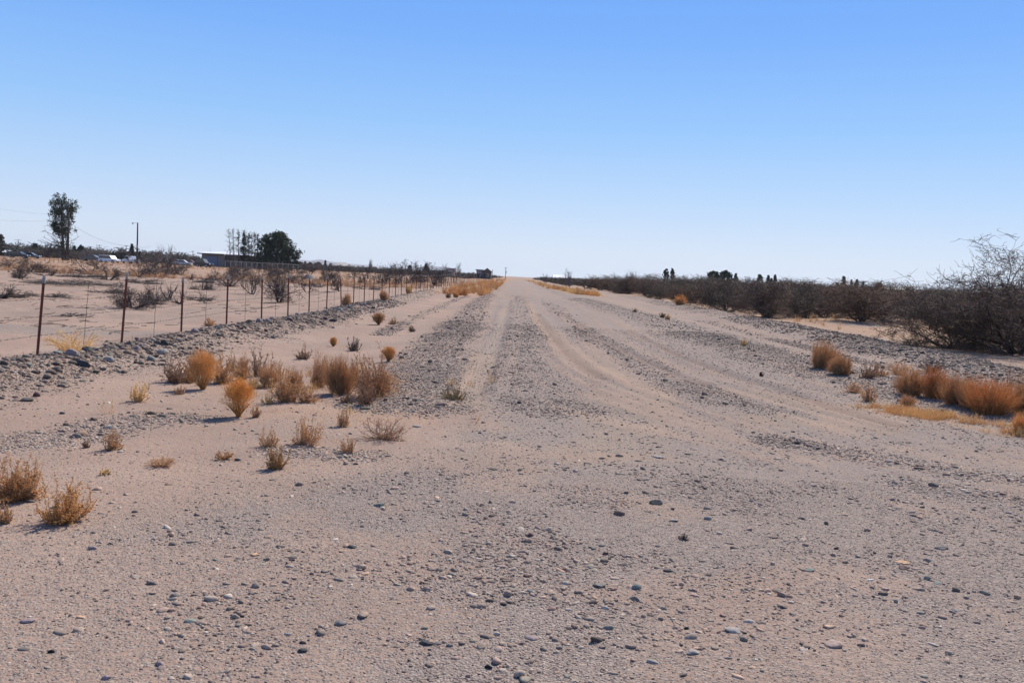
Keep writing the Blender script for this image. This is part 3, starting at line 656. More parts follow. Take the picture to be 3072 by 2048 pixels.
WEEDS = [
 (572, 1146, 50, 60, 'spike', RUST, 'rusty weed squeezed between leftmost brown weed and bright orange bush'),
 (700, 1112, 40, 46, 'spike', BROWN, 'small brown weed between the rusty one and the narrow tan one'),
 (760, 1165, 44, 40, 'spike', STRAW, 'pale low weed in the gap above the golden globe bush'),
 (835, 1140, 54, 56, 'spike', TAWNY, 'tawny weed behind the wide rust orange one'),
 (890, 1178, 54, 72, 'broom', RUST, 'orange weed right behind the wide rust orange one'),
 (985, 1150, 46, 80, 'spike', BROWN, 'brown wispy weed between tall tan one and orange fountain'),
 (805, 1212, 40, 34, 'spike', STRAW, 'small straw weed right of the golden globe bush'),
 (1160, 1172, 50, 80, 'spike', TAWNY, 'tawny weed on the right flank of the largest weed'),
 (2642, 1128, 50, 34, 'spike', TAWNY, 'faint tawny weed between brown spiky and low tawny ones at right'),
 (2912, 1225, 80, 84, 'broom', RUST, 'orange grass clump, fourth of the long hedge at right'),
 (3018, 1215, 80, 96, 'spike', BROWN, 'brown wispy weed behind the end of the long hedge at right'),
 (525, 1149, 74, 78, 'spike', BROWN, 'brown leafy dry weed, leftmost of the roadside weed cluster'),
 (608, 1168, 84, 104, 'globe', ORANGE, 'bright orange dry bush on a thin dark stalk near the berm'),
 (664, 1150, 70, 92, 'spike', RUST, 'rusty brown weed right of the bright orange bush'),
 (616, 1122, 86, 80, 'spike', BROWN, 'tall brown weed behind the bright orange bush'),
 (543, 1182, 36, 32, 'spike', TAWNY, 'little tawny weed in front of the brown leftmost one'),
 (733, 1140, 38, 70, 'broom', TAWNY, 'narrow upright tan weed in a gap of the cluster'),
 (779, 1128, 58, 88, 'spike', BROWN, 'dark brown upright weed at the back of the cluster'),
 (808, 1160, 66, 74, 'broom', TAWNY, 'tawny fine-stemmed weed between brown upright and wide ones'),
 (862, 1204, 92, 112, 'spike', RUST, 'wide rust orange weed with tall spikes mid-cluster'),
 (918, 1206, 66, 62, 'spike', TAWNY, 'low tawny weed touching the wide rust orange one'),
 (715, 1250, 90, 106, 'globe', np.array((.86, .52, .19)), 'round golden globe-shaped bush standing nearest on the sand'),
 (947, 1160, 58, 92, 'broom', TAWNY, 'tall tan brush-like weed with wispy brown tips'),
 (1022, 1182, 84, 114, 'broom', RUST, 'orange fountain-shaped weed left of the large dark brown one'),
 (1037, 1207, 50, 38, 'spike', BROWN, 'small brown weed at the foot of the orange fountain'),
 (1130, 1190, 124, 142, 'spike', np.array((.54, .33, .19)), 'largest weed, dark brown and bushy beside the gravel'),
 (1094, 1212, 54, 88, 'spike', BROWN, 'dark brown weed leaning in front of the largest weed'),
 (1073, 1142, 30, 46, 'broom', TAWNY, 'small tan weed peeking left of the largest weed'),
 (1166, 1084, 40, 40, 'globe', ORANGE, 'small orange ball weed behind the largest weed'),
 (915, 1076, 52, 44, 'spike', BROWN, 'small brown weed alone beyond the cluster'),
 (1000, 1039, 20, 24, 'globe', ORANGE, 'tiny pale orange weed alone on the swale sand'),
 (1062, 1052, 38, 42, 'spike', GREYB, 'greyish sparse weed beyond the cluster'),
 (1135, 974, 38, 32, 'globe', RUST, 'orange clump in the sandy swale, left of a smaller pair'),
 (1180, 972, 28, 22, 'spike', TAWNY, 'tawny clump right of the orange one in the sandy swale'),
 (1236, 995, 16, 18, 'spike', BROWN, 'tiny brown weed on sand left of the gravel shoulder'),
 (910, 1331, 104, 84, 'spike', TAWNY, 'open twiggy weed with bare stems in the middle of the sand'),
 (1150, 1316, 118, 74, 'tangle', BROWN, 'sprawling tangled weed right of the open twiggy one'),
 (1028, 1280, 36, 56, 'spike', TAWNY, 'thin single-stemmed weed above the small bent one'),
 (1052, 1358, 54, 54, 'spike', TAWNY, 'small bent tan weed below the thin single-stemmed one'),
 (804, 1339, 44, 60, 'spike', TAWNY, 'thin tan weed just behind the bushy one casting a long shadow'),
 (829, 1407, 74, 74, 'spike', np.array((.56, .36, .18)), 'bushy tan weed casting a long shadow on the sand'),
 (484, 1398, 64, 42, 'tangle', TAWNY, 'low weed with one long twig pointing up right'),
 (670, 1377, 52, 26, 'tangle', RUST, 'flat reddish weed hugging the sand'),
 (408, 1203, 40, 66, 'spike', STRAW, 'pale straw-coloured see-through weed near the berm edge'),
 (769, 1250, 22, 40, 'spike', TAWNY, 'tiny thin weed right of the golden globe bush'),
 (321, 1348, 52, 70, 'spike', RUST, 'rusty weed standing in front of the thin rock row'),
 (259, 1343, 24, 26, 'spike', BROWN, 'small weed left of the rusty one by the rock row'),
 (310, 1422, 30, 26, 'spike', STRAW, 'little straw tuft on sand in the left foreground'),
 (20, 1506, 150, 138, 'spike', np.array((.66, .41, .20)), 'large spiky weed cut by the left picture edge'),
 (96, 1494, 80, 124, 'spike', TAWNY, 'spiky weed with tall red wands at the left foreground'),
 (4, 1570, 50, 62, 'spike', RUST, 'small reddish weed at the very left edge, nearest'),
 (185, 1564, 140, 130, 'spike', np.array((.70, .44, .20)), 'nearest large spiky weed with dry grass at its foot'),
 (222, 1060, 140, 76, 'tangle', STRAW, 'wide wispy straw-coloured bush between the first two fence posts'),
 (628, 977, 40, 44, 'tangle', TAWNY, 'wispy straw weed behind the fence by the fourth post'),
 (1038, 917, 24, 36, 'broom', TAWNY, 'tawny weed at the foot of a fence post, nearest of three'),
 (1149, 900, 26, 28, 'broom', TAWNY, 'tawny weed at the fence, middle of three'),
 (1224, 881, 20, 22, 'broom', STRAW, 'tawny weed at the fence, farthest of three'),
 (1343, 893, 16, 18, 'spike', BROWN, 'small dark weed in front of the orange roadside grass'),
 (1366, 892, 18, 16, 'broom', ORANGE, 'small orange weed in front of the orange roadside grass'),
 (1366, 1199, 92, 44, 'spike', OLIVE, 'olive brown weed growing alone on the gravel road'),
 (2455, 1103, 100, 74, 'broom', RUST, 'rounded orange brush clump, first beside the right shoulder'),
 (2532, 1124, 78, 64, 'broom', RUST, 'rounded orange brush clump touching the first one'),
 (2598, 1132, 60, 58, 'spike', BROWN, 'brown spiky weed right of the two orange clumps'),
 (2695, 1125, 82, 46, 'tangle', TAWNY, 'low tawny weed between brown spiky and dark sparse weeds'),
 (2794, 1117, 76, 44, 'tangle', GREYB, 'dark sparse weed behind the long orange hedge of grass'),
 (2732, 1183, 92, 72, 'broom', RUST, 'orange grass clump, leftmost of the long hedge at right'),
 (2800, 1193, 92, 82, 'broom', np.array((.66, .37, .17)), 'darker orange grass clump, second of the long hedge at right'),
 (2864, 1212, 90, 86, 'broom', RUST, 'orange grass clump, third of the long hedge at right'),
 (2965, 1240, 150, 100, 'broom', np.array((.72, .42, .19)), 'widest tawny orange grass clump near the right edge'),
 (3060, 1237, 100, 110, 'broom', RUST, 'tall orange grass clump cut by the right picture edge'),
 (2559, 1176, 54, 36, 'tangle', TAWNY, 'low weed left of a thin upright one on the right sand'),
 (2608, 1203, 46, 56, 'spike', TAWNY, 'thin upright tan weed casting a shadow on the right sand'),
 (2720, 1215, 58, 34, 'broom', TAWNY, 'small tawny tuft below the long orange hedge'),
 (3062, 1300, 56, 60, 'broom', ORANGE, 'orange tuft at the right picture edge below the hedge'),
 (2232, 1037, 18, 20, 'spike', STRAW, 'tiny pale weed on the smooth strip beyond the right shoulder'),
 (2284, 1128, 14, 15, 'spike', MR and np.array(MR), 'tiny dark red weed on the right gravel shoulder'),
 (2036, 920, 30, 28, 'broom', ORANGE, 'round orange tuft in front of the dark thicket'),
 (2020, 899, 20, 15, 'broom', ORANGE, 'smaller orange tuft just behind the round one by the thicket'),
 (1906, 936, 16, 12, 'spike', BROWN, 'small brown weed on the far right sand strip, left of two'),
 (1987, 953, 16, 19, 'spike', OLIVE, 'olive weed on the far right sand strip'),
 (2003, 958, 14, 17, 'spike', STRAW, 'pale weed right beside the olive one on the sand strip'),
 (2047, 1617, 28, 22, 'spike', GREYB, 'tiny dark tuft growing among stones in mid-road'),
]
DENS = {'largest': 1.8, 'widest': 2.6, 'darker': 2.2, 'rounded': 2.0, 'leftmost of the long': 1}
for w in WEEDS:
    lab = w[6]; dn = 1.0
    if w[4] == 'broom' and w[2] > 70: dn = 2.0 if w[2] < 120 else 3.4
    elif w[4] == 'spike' and w[2] > 60: dn = 1.6 if w[2] < 110 else 2.4
    elif w[4] == 'globe' and w[2] > 60: dn = 1.3
    weed_at(*w, dens=dn)

def stuff_grass(name, pts, hmin, hmax, cols, label, rng, stems=26, kind='broom', rad=.012, wide=1.0):
    parts = []
    pts = np.array(pts); V0s = [weed(rng, kind, 1.0 * wide, 1.0, np.array(c), stems / (420 if kind == "broom" else 26), rad) for c in cols for _ in range(2)]
    k = rng.integers(0, len(V0s), len(pts))
    for j, (V, F, C) in enumerate(V0s):
        q = pts[k == j]
        if not len(q): continue
        s = rng.uniform(hmin, hmax, len(q)); z = height(q[:, 0], q[:, 1]) - .02
        parts.append(scatter(V, F, C, np.column_stack([q, z]), s, rng.uniform(0, 6.28, len(q)), rng, .22))
    V, F, C = merge(parts)
    return tag(build(name, V, F, M['weed'], C=C), label, 'grass', kind='stuff')
gr = np.random.default_rng(31)
def region(n, y0, y1, xl, xr, keep=None):
    y = y0 + (y1 - y0) * gr.random(n) ** 1.6; a = xl(y); b = xr(y); x = a + (b - a) * gr.random(n)
    p = np.column_stack([x, y])
    if keep is not None: p = p[keep(x, y)]
    return p
PG = [np.concatenate([region(620, 70, 200, lambda y: np.interp(y, [70, 100, 200], [-5.6, -6.4, -7]), lambda y: np.interp(y, [70, 80, 200], [-2.6, -2.0, -2.4])), region(160, 200, 420, lambda y: -9 + 0 * y, lambda y: -2.6 + 0 * y)])]
PG[0] = PG[0][fbm(PG[0][:, 0] * .8, PG[0][:, 1] * .16, 92, 3) > .42]
stuff_grass('roadside_grass', PG[0], .25, .95, [ORANGE, RUST, TAWNY, ORANGE * .9], 'orange dry grass massed along the left side of the road far off', gr, 22, rad=.011)
PG2 = np.concatenate([region(330, 95, 135, lambda y: np.interp(y, [95, 135], [6.6, 5.4]), lambda y: np.interp(y, [95, 135], [9.4, 8.6])), region(420, 130, 420, lambda y: 4.6 + 0 * y, lambda y: 8.0 + 0 * y)])
PG2 = PG2[fbm(PG2[:, 0] * .8, PG2[:, 1] * .16, 93, 3) > .45]
stuff_grass('verge_grass', PG2, .20, .80, [ORANGE, RUST, STRAW], 'orange dry grass massed along the right side of the road far off', gr, 20, rad=.011)
PG3 = region(7000, 80, 330, lambda y: -.66 * y, lambda y: -8.5 + 0 * y, lambda x, y: (fbm(x * .045, y * .028, 61, 4) > .45) | (y > 170))
stuff_grass('field_grass', PG3, .25, .6, [TAWNY * .9, TAWNY, RUST * .9, BROWN], 'patchy tan and orange dry grass across the far left field', gr, 8, rad=.026, wide=1.6)
PG4 = region(900, 38, 140, lambda y: 13.5 + 0 * y, lambda y: .62 * y + 1, lambda x, y: fbm(x * .2, y * .15, 64, 3) > .52)
stuff_grass('thicket_grass', PG4, .2, .5, [TAWNY, RUST, STRAW], 'dry grass tufts growing between the mesquite shrubs on the right', gr, 16, rad=.009)
y = gr.uniform(10.4, 12.6, 1900); x = gr.normal(0, .24, 1900) + np.interp(y, [10.4, 11.3, 12.5], [6.4, 5.85, 5.3]); kk = fbm(x * 2.2, y * 2.2, 91, 3) > .43; x = x[kk]; y = y[kk]
stuff_grass('straw_grass', np.column_stack([x, y]), .03, .13, [np.array((.86, .60, .33)), STRAW * .9, np.array((.80, .50, .25))], 'flattened yellow straw lying below the orange grass clumps', gr, 9, 'broom', .017, 2.4)
x = gr.normal(-2.4, .8, 420); y = gr.normal(12.6, 1.0, 420); kk = fbm(x * 1.5, y * 1.5, 94, 3) > .48
stuff_grass('low_dry_grass', np.column_stack([x, y])[kk], .05, .2, [TAWNY, STRAW, RUST], 'low dry grass growing between the weeds of the left cluster', gr, 9, 'broom', .012, 1.2)
x = np.concatenate([gr.normal(-1.75, .5, 160), gr.normal(-3.6, .25, 40), gr.uniform(-8, -2, 120)]); y = np.concatenate([gr.normal(9.8, .5, 160), gr.normal(9.3, .2, 40), gr.uniform(8, 14, 120)])
stuff_grass('straw_litter', np.column_stack([x, y]), .02, .07, [STRAW, STRAW * .8], 'thin straw litter lying on the sand around the weed cluster', gr, 5, 'broom', .02, 2.6)

# ------------------------------------------------------------------ mesquite shrubs
def branchy(rng, H, W, stems=6, levels=4, kids=4, rad=.05, droop=.25, twig=.004, wob=.28, up=.10, th=(.25, 1.25), prob=.82):
    """crooked bare branching; returns (trunk segs, twig segs)"""
    thick, thin = [], []
    def grow(p, d, L, r, lv):
        ns = 5 if lv == 0 else (4 if lv < levels - 1 else 3)
        for k in range(ns):
            d = d + Vector(rng.normal(0, wob * (1 + .25 * lv), 3)); d.z += up * (1 if lv < 2 else .4) - droop * (.12 if lv == 0 else .03); d.normalize()
            q = p + d * (L / ns)
            if q.z < .03: q.z = .03; d.z = abs(d.z) * .3
            r2 = max(r * (.80 if lv == 0 else .78), twig * .6)
            (thick if lv < 2 else thin).append((*p, *q, r, r2))
            if lv < levels:
                for j in range(kids if (lv < levels - 1) and k > 0 else max(1, kids - 2)):
                    if rng.random() < prob:
                        a = Vector(rng.normal(0, 1, 3)); a = (a - a.dot(d) * d).normalized(); e = (d * .75 + a * .8).normalized()
                        if k == 0 and lv == 0: continue
                        grow(p.lerp(q, rng.random()), e, L * rng.uniform(.42, .66), max(r2 * .62, twig), lv + 1)
            p, r = q, r2
    for s in range(stems):
        ph = 2 * math.pi * (s + rng.random() * .8) / stems; t = rng.uniform(*th)
        d = Vector((math.sin(t) * math.cos(ph), math.sin(t) * math.sin(ph), math.cos(t)))
        grow(Vector((rng.normal(0, .04), rng.normal(0, .04), -.05)), d, .62 * math.hypot(H * math.cos(t), W / 2 * math.sin(t)) * 1.25, rad * rng.uniform(.6, 1), 0)
    return np.array(thick), np.array(thin)
def fit(T, N, W, H):
    A = np.concatenate([T[:, 0:3], T[:, 3:6], N[:, 3:6]])
    hx = np.percentile(np.abs(A[:, :2]), 97.5); hz_ = np.percentile(A[:, 2], 99.3)
    for S in (T, N):
        for o in (0, 3): S[:, o] *= W / 2 / hx; S[:, o + 1] *= W / 2 / hx; S[:, o + 2] *= H / hz_; S[:, o + 2] = np.where(S[:, o + 2] > H, H + (S[:, o + 2] - H) * .7, S[:, o + 2])
def mesquite(rng, loc, W, H, label, group=None, cols=((.075, .055, .05), (.13, .105, .095)), name='mesquite_shrub', cat='shrub', **kw):
    T, N = branchy(rng, H, W, **kw); fit(T, N, W, H)
    root = empty(name, loc, label, cat, group)
    def colour(S):
        t = rng.random((len(S), 1)); c = np.array(cols[0]) * (1 - t) + np.array(cols[1]) * t
        c = np.where(rng.random((len(S), 1)) < .07, c * 2.2, c); return np.repeat(c, 2 * K, 0)
    if len(N) < 1500 and name != 'bare_tree':
        K = 3; V, F = tubes(np.concatenate([T, N]), 3); build('branches', V, F, M['twig'], root, C=colour(np.concatenate([T, N]))); return root
    K = 5; V, F = tubes(T, 5); build('trunk', V, F, M['twig'], root, C=colour(T))
    K = 3; V, F = tubes(N, 3); build('twigs', V, F, M['twig'], root, C=colour(N))
    return root
mr = np.random.default_rng(77)
# the big one at the right edge
xb = 15.1; yb = 27.0
mesquite(np.random.default_rng(301), (xb, yb, hz(xb, yb)), 5.9, 3.05, 'largest bare mesquite, dark and tangled at the right picture edge', stems=9, levels=4, kids=3, prob=.66, rad=.10, twig=.0066, droop=.35, th=(.15, 1.35), cols=((.07, .045, .033), (.19, .13, .095)))
xb = 13.7; yb = 28.0
mesquite(np.random.default_rng(302), (xb, yb, hz(xb, yb)), 4.4, 1.75, 'low mesquite spreading onto the rock berm left of the largest one', stems=8, levels=4, kids=3, prob=.60, rad=.05, twig=.0055, droop=.7, th=(.5, 1.45), cols=((.06, .04, .03), (.16, .11, .085)))
xb = 17.6; yb = 29.5
mesquite(np.random.default_rng(303), (xb, yb, hz(xb, yb)), 5.5, 3.3, 'tall mesquite behind the largest one at the right edge', stems=7, levels=4, kids=3, prob=.5, rad=.07, twig=.006, cols=((.06, .04, .03), (.16, .11, .085)))
# left field, one by one
FIELD = [
 (834, 907, 96, 92, 'bushy many-stemmed mesquite, fullest one just behind the fence', 7, 5, (.15, 1.2)),
 (757, 887, 80, 66, 'open vase-shaped mesquite left of the bushy many-stemmed one', 4, 4, (.3, 1.1)),
 (690, 866, 90, 52, 'spreading mesquite seen through the fence by the fourth post', 5, 4, (.4, 1.2)),
 (925, 877, 46, 40, 'small arching mesquite between two fence posts', 3, 3, (.3, 1.3)),
 (416, 832, 90, 66, 'forked mesquite in front of the lamp pole', 4, 4, (.2, 1.0)),
 (470, 829, 84, 58, 'dense reddish mesquite right of the forked one', 7, 4, (.2, 1.2)),
 (505, 822, 60, 52, 'dense mesquite at the end of the brown mass', 6, 4, (.2, 1.2)),
 (270, 820, 96, 54, 'dark forked mesquite below the parked white car', 4, 4, (.3, 1.2)),
 (100, 818, 84, 36, 'low wide mesquite near the tall tree', 6, 4, (.4, 1.4)),
 (22, 805, 70, 30, 'thin bare mesquite at the far left edge', 5, 3, (.3, 1.2)),
 (150, 828, 60, 22, 'low ragged mesquite below the tall tree', 6, 3, (.6, 1.4)),
 (215, 832, 56, 20, 'flat ragged mesquite on the field', 6, 3, (.8, 1.4)),
 (1017, 879, 44, 58, 'leaning bare mesquite with white lower trunk', 3, 4, (.2, .9)),
 (1095, 855, 30, 44, 'small pale-trunked mesquite in the field centre', 3, 4, (.2, .9)),
 (1160, 852, 66, 48, 'dark mesquite, first of the far row by the fence', 8, 4, (.2, 1.3)),
 (1205, 852, 70, 58, 'dark tall mesquite, second of the far row by the fence', 8, 4, (.2, 1.2)),
 (1252, 848, 50, 52, 'dark mesquite, third of the far row by the fence', 8, 4, (.2, 1.2)),
 (1300, 856, 74, 56, 'dark mesquite, fourth of the far row by the fence', 8, 4, (.2, 1.2)),
 (930, 826, 60, 34, 'small mesquite in front of the big dark juniper', 5, 4, (.3, 1.1)),
 (720, 832, 66, 36, 'brown mesquite in front of the bare poplars', 6, 4, (.3, 1.3)),
 (820, 830, 80, 34, 'brown mesquite in front of the dark juniper', 7, 4, (.3, 1.3)),
 (640, 850, 40, 26, 'small crooked mesquite left of the spreading one', 3, 3, (.4, 1.3)),
 (575, 838, 30, 20, 'tiny crooked mesquite behind the third fence post', 3, 3, (.4, 1.3)),
 (985, 833, 46, 26, 'small round mesquite in the far field', 5, 3, (.3, 1.2)),
 (1060, 836, 40, 26, 'thin upright mesquite in the far field', 4, 3, (.2, .9)),
 (398, 926, 110, 62, 'twiggy low dead-looking bush right of the second fence post', 8, 4, (.5, 1.4)),
 (455, 905, 70, 40, 'low twiggy bush left of the broken stumps', 6, 4, (.5, 1.4)),
 (608, 868, 60, 40, 'bare crooked bush in the gap left of the spreading mesquite', 5, 4, (.4, 1.2)),
 (880, 850, 54, 34, 'round bare bush between the junipers and the fence', 6, 4, (.3, 1.2)),
 (975, 848, 46, 34, 'bare bush left of the leaning white-trunked mesquite', 5, 4, (.3, 1.2)),
 (330, 842, 60, 36, 'bare bush left of the forked mesquite by the lamp pole', 5, 4, (.4, 1.2)),
 (60, 838, 70, 34, 'bare bush low on the field near the left picture edge', 6, 4, (.4, 1.3)),
 (545, 826, 56, 30, 'small dark bush in front of the parked sedans', 6, 4, (.3, 1.2)),
 (6, 895, 70, 34, 'fallen spiky dead bush at the left edge of the field', 6, 4, (.9, 1.5)),
]
for (px, py, w, h, lab, st, lv, th) in FIELD:
    x, y, z = G(px, py); s = y / FPX
    if y > 120: s *= .95
    mesquite(mr, (x, y, z), w * s * 1.3, h * s * 1.2, lab, stems=st, levels=3 if lv > 3 else 2, kids=3, prob=.74 if lv > 4 else (.64 if lv > 3 else .85), rad=.035 + .0003 * y, twig=max(.005, y / 900 * .13), th=th, cols=((.055, .038, .034), (.125, .092, .08)))
# dead brush: piles, stumps and fallen branches on the sand behind the fence
PILES = [

 (470, 915, 110, 28, 'tangled pile of dead brush around the broken stumps'),
 (600, 905, 120, 30, 'long bent dead branches fanned out on the sand'),
 (210, 858, 250, 20, 'long fallen limb stretched over the sand near the first post'),
 (330, 880, 150, 24, 'loose heap of dead sticks beyond the second post'),
 (40, 892, 150, 20, 'scattered dead sticks at the left edge of the field'),
 (170, 892, 110, 18, 'small heap of curled dead roots near the first post'),
 (250, 832, 130, 12, 'row of dead sticks below the forked mesquites'),
 (215, 951, 64, 12, 'short forked dead branch lying near the fence'),
 (620, 848, 100, 20, 'dead sticks scattered far behind the third fence post'),
 (1100, 868, 90, 14, 'dead branches lying far down the fence'),
 (940, 862, 90, 14, 'dead branches lying behind the seventh fence post'),
 (430, 850, 130, 18, 'dead twigs scattered below the dense reddish mesquite'),
]
for (px, py, w, h, lab) in PILES:
    x, y, z = G(px, py); s = y / FPX
    mesquite(mr, (x, y, z), w * s, max(h * s, .1), lab, name='brush_pile', cat='dead brush', stems=max(3, int(w / 16)), levels=2, kids=3 if w > 70 else 2, rad=.034, twig=max(.006, y / 900 * .17), th=(.9, 1.5), up=0.02, droop=0.2, wob=.42, cols=((.04, .03, .027), (.15, .12, .105)))
dr = np.random.default_rng(61); SG = []
for k in range(520):
    yd = 19 + 110 * dr.random() ** 1.5; xd = -8.2 - (yd * .62 - 6) * dr.random()
    if fbm(np.array([xd * .12]), np.array([yd * .12]), 66, 2)[0] < .42: continue
    p = Vector((xd, yd, hz(xd, yd) + .015)); a = dr.normal(0, .6)
    for j in range(dr.integers(2, 5)):
        q = p + Vector((math.cos(a), math.sin(a), dr.normal(.03, .12))) * dr.uniform(.05, .2); q.z = max(q.z, hz(q.x, q.y) + .01); a += dr.normal(0, .6)
        rr_ = dr.uniform(.003, .008) + yd * .00005; SG.append((*p, *q, rr_, rr_ * .8)); p = q
V, F = tubes(np.array(SG), 4); tag(build('twig_litter', V, F, M['twig'], C=np.tile(np.array((.09, .07, .06)), (len(V), 1))), 'broken twigs and bark littering the sandy field behind the fence', 'litter', kind='stuff')
for (px, py, hpx, lab) in [(506, 900, 66, 'broken upright mesquite stump, taller of two'), (540, 912, 44, 'broken mesquite stump leaning, shorter of two')]:
    x, y, z = G(px, py); s = y / FPX
    mesquite(mr, (x, y, z), hpx * s * .9, hpx * s, lab, name='tree_stump', cat='stump', stems=3, levels=2, kids=2, rad=.055, twig=.007, th=(.05, 1.0), cols=((.06, .045, .04), (.11, .09, .08)))

# right-hand thicket: six shrubs of different build, copied
protos = []
for k in range(6):
    protos.append(mesquite(mr, (0, 0, 0), 4.6, 2.1, 'bare brown mesquite shrub', 'mesquite shrubs of the thicket on the right', stems=9, levels=3, kids=4, prob=.58, rad=.055, twig=.009, th=(.1, 1.35), droop=.15, up=.16,
                           cols=[((.075, .045, .032), (.16, .105, .075)), ((.09, .05, .032), (.18, .11, .072)), ((.07, .05, .034), (.15, .11, .078))][k % 3]))
pr = np.random.default_rng(99); pts = []
for t in range(9000):
    y = 34 + 120 * pr.random() ** 1.3; x = pr.uniform(12.5, .63 * y + 3)
    edge = np.interp(y, [34, 45, 56, 60, 80, 110, 150], [21.5, 20.5, 16.2, 15.6, 14.6, 14.6, 13.6]) + pr.normal(0, .5)
    if x < edge: continue
    if y < 50 and x < .42 * y + 3.5: continue
    dmin = 2.6 if y < 90 else 3.2
    if all((x - a) ** 2 + (y - b) ** 2 > dmin ** 2 for a, b in pts): pts.append((x, y))
    if len(pts) >= 285: break
pts.insert(0, AT(2310, 50.5) and (AT(2310, 50.5), 50.5)); pts.insert(1, (AT(2600, 47), 47.0)); pts.insert(2, (AT(2190, 58), 58.0))
UNIQ = ['nearest thicket mesquite, forked trunk standing on the edge of the rock berm', 'wide thicket mesquite whose low twigs trail on pale sand', 'thicket mesquite just left of the forked nearest one']
for i, (x, y) in enumerate(pts):
    o = protos[i] if i < 6 else copy_tree(protos[i % 6])
    s = pr.uniform(.58, 1.14) * (1.0 if y < 90 else 1.12); s = s if i > 2 else 1.0
    o.location = (x, y, hz(x, y)); o.rotation_euler = (0, 0, pr.uniform(0, 6.28)); o.scale = (s * .95, s * .95, s)
    o['label'] = UNIQ[i] if i < 3 else 'bare brown mesquite shrub in the dense thicket beyond the right rock berm'
for o in protos[:3]: del o['group']
print('thicket', len(pts))
# brush far off that reads as one mass
def far_brush(name, pts, hs, cols, label, rng):
    parts = []
    for c in cols:
        T, N = branchy(rng, 2.0, 2.4, stems=5, levels=2, kids=2, rad=.06, twig=.03, th=(.1, 1.3)); fit(T, N, 2.0, 1.0)
        S = np.concatenate([T, N]); S[:, 6:] = np.clip(S[:, 6:], .012, .05)
        V, F = tubes(S); parts.append((V, F, np.repeat(np.array(c)[None] * rng.uniform(.7, 1.3, (len(S), 1)), 6, 0)))
    pts = np.array(pts); k = rng.integers(0, len(parts), len(pts)); out = []
    for j, (V, F, C) in enumerate(parts):
        q = pts[k == j]; s = hs(q) * rng.uniform(.7, 1.15, len(q))
        out.append(scatter(V, F, C, np.column_stack([q, height(q[:, 0], q[:, 1])]), s, rng.uniform(0, 6.28, len(q)), rng, .2))
    V, F, C = merge(out); print(name, len(V))
    return tag(build(name, V, F, M['twig'], C=C), label, 'brush', kind='stuff')
br = np.random.default_rng(123)
a = []
yy = br.uniform(150, 700, 2600); xx = 9 + (yy * .66 - 9) * br.random(2600); k = (xx > 11 + .004 * yy); a = np.column_stack([xx, yy])[k]
far_brush('distant_thicket', a, lambda q: 1.65 + .0006 * q[:, 1], [(.11, .07, .048), (.09, .06, .044), (.095, .08, .05)], 'far-off mesquite brush merging into one brown band on the right', br)
yy = br.uniform(300, 800, 1700); xx = -yy * .62 + (yy * .62 - 12) * br.random(1700)
far_brush('distant_brush', np.column_stack([xx, yy]), lambda q: np.interp(q[:, 0] / q[:, 1], [-.56, -.4, -.3, -.1, 0], [4.6, 4.2, 2.6, 2.2, 2.0]), [(.085, .07, .06), (.10, .075, .06), (.07, .07, .055)], 'far-off brush and low trees merging into one band on the left', br)

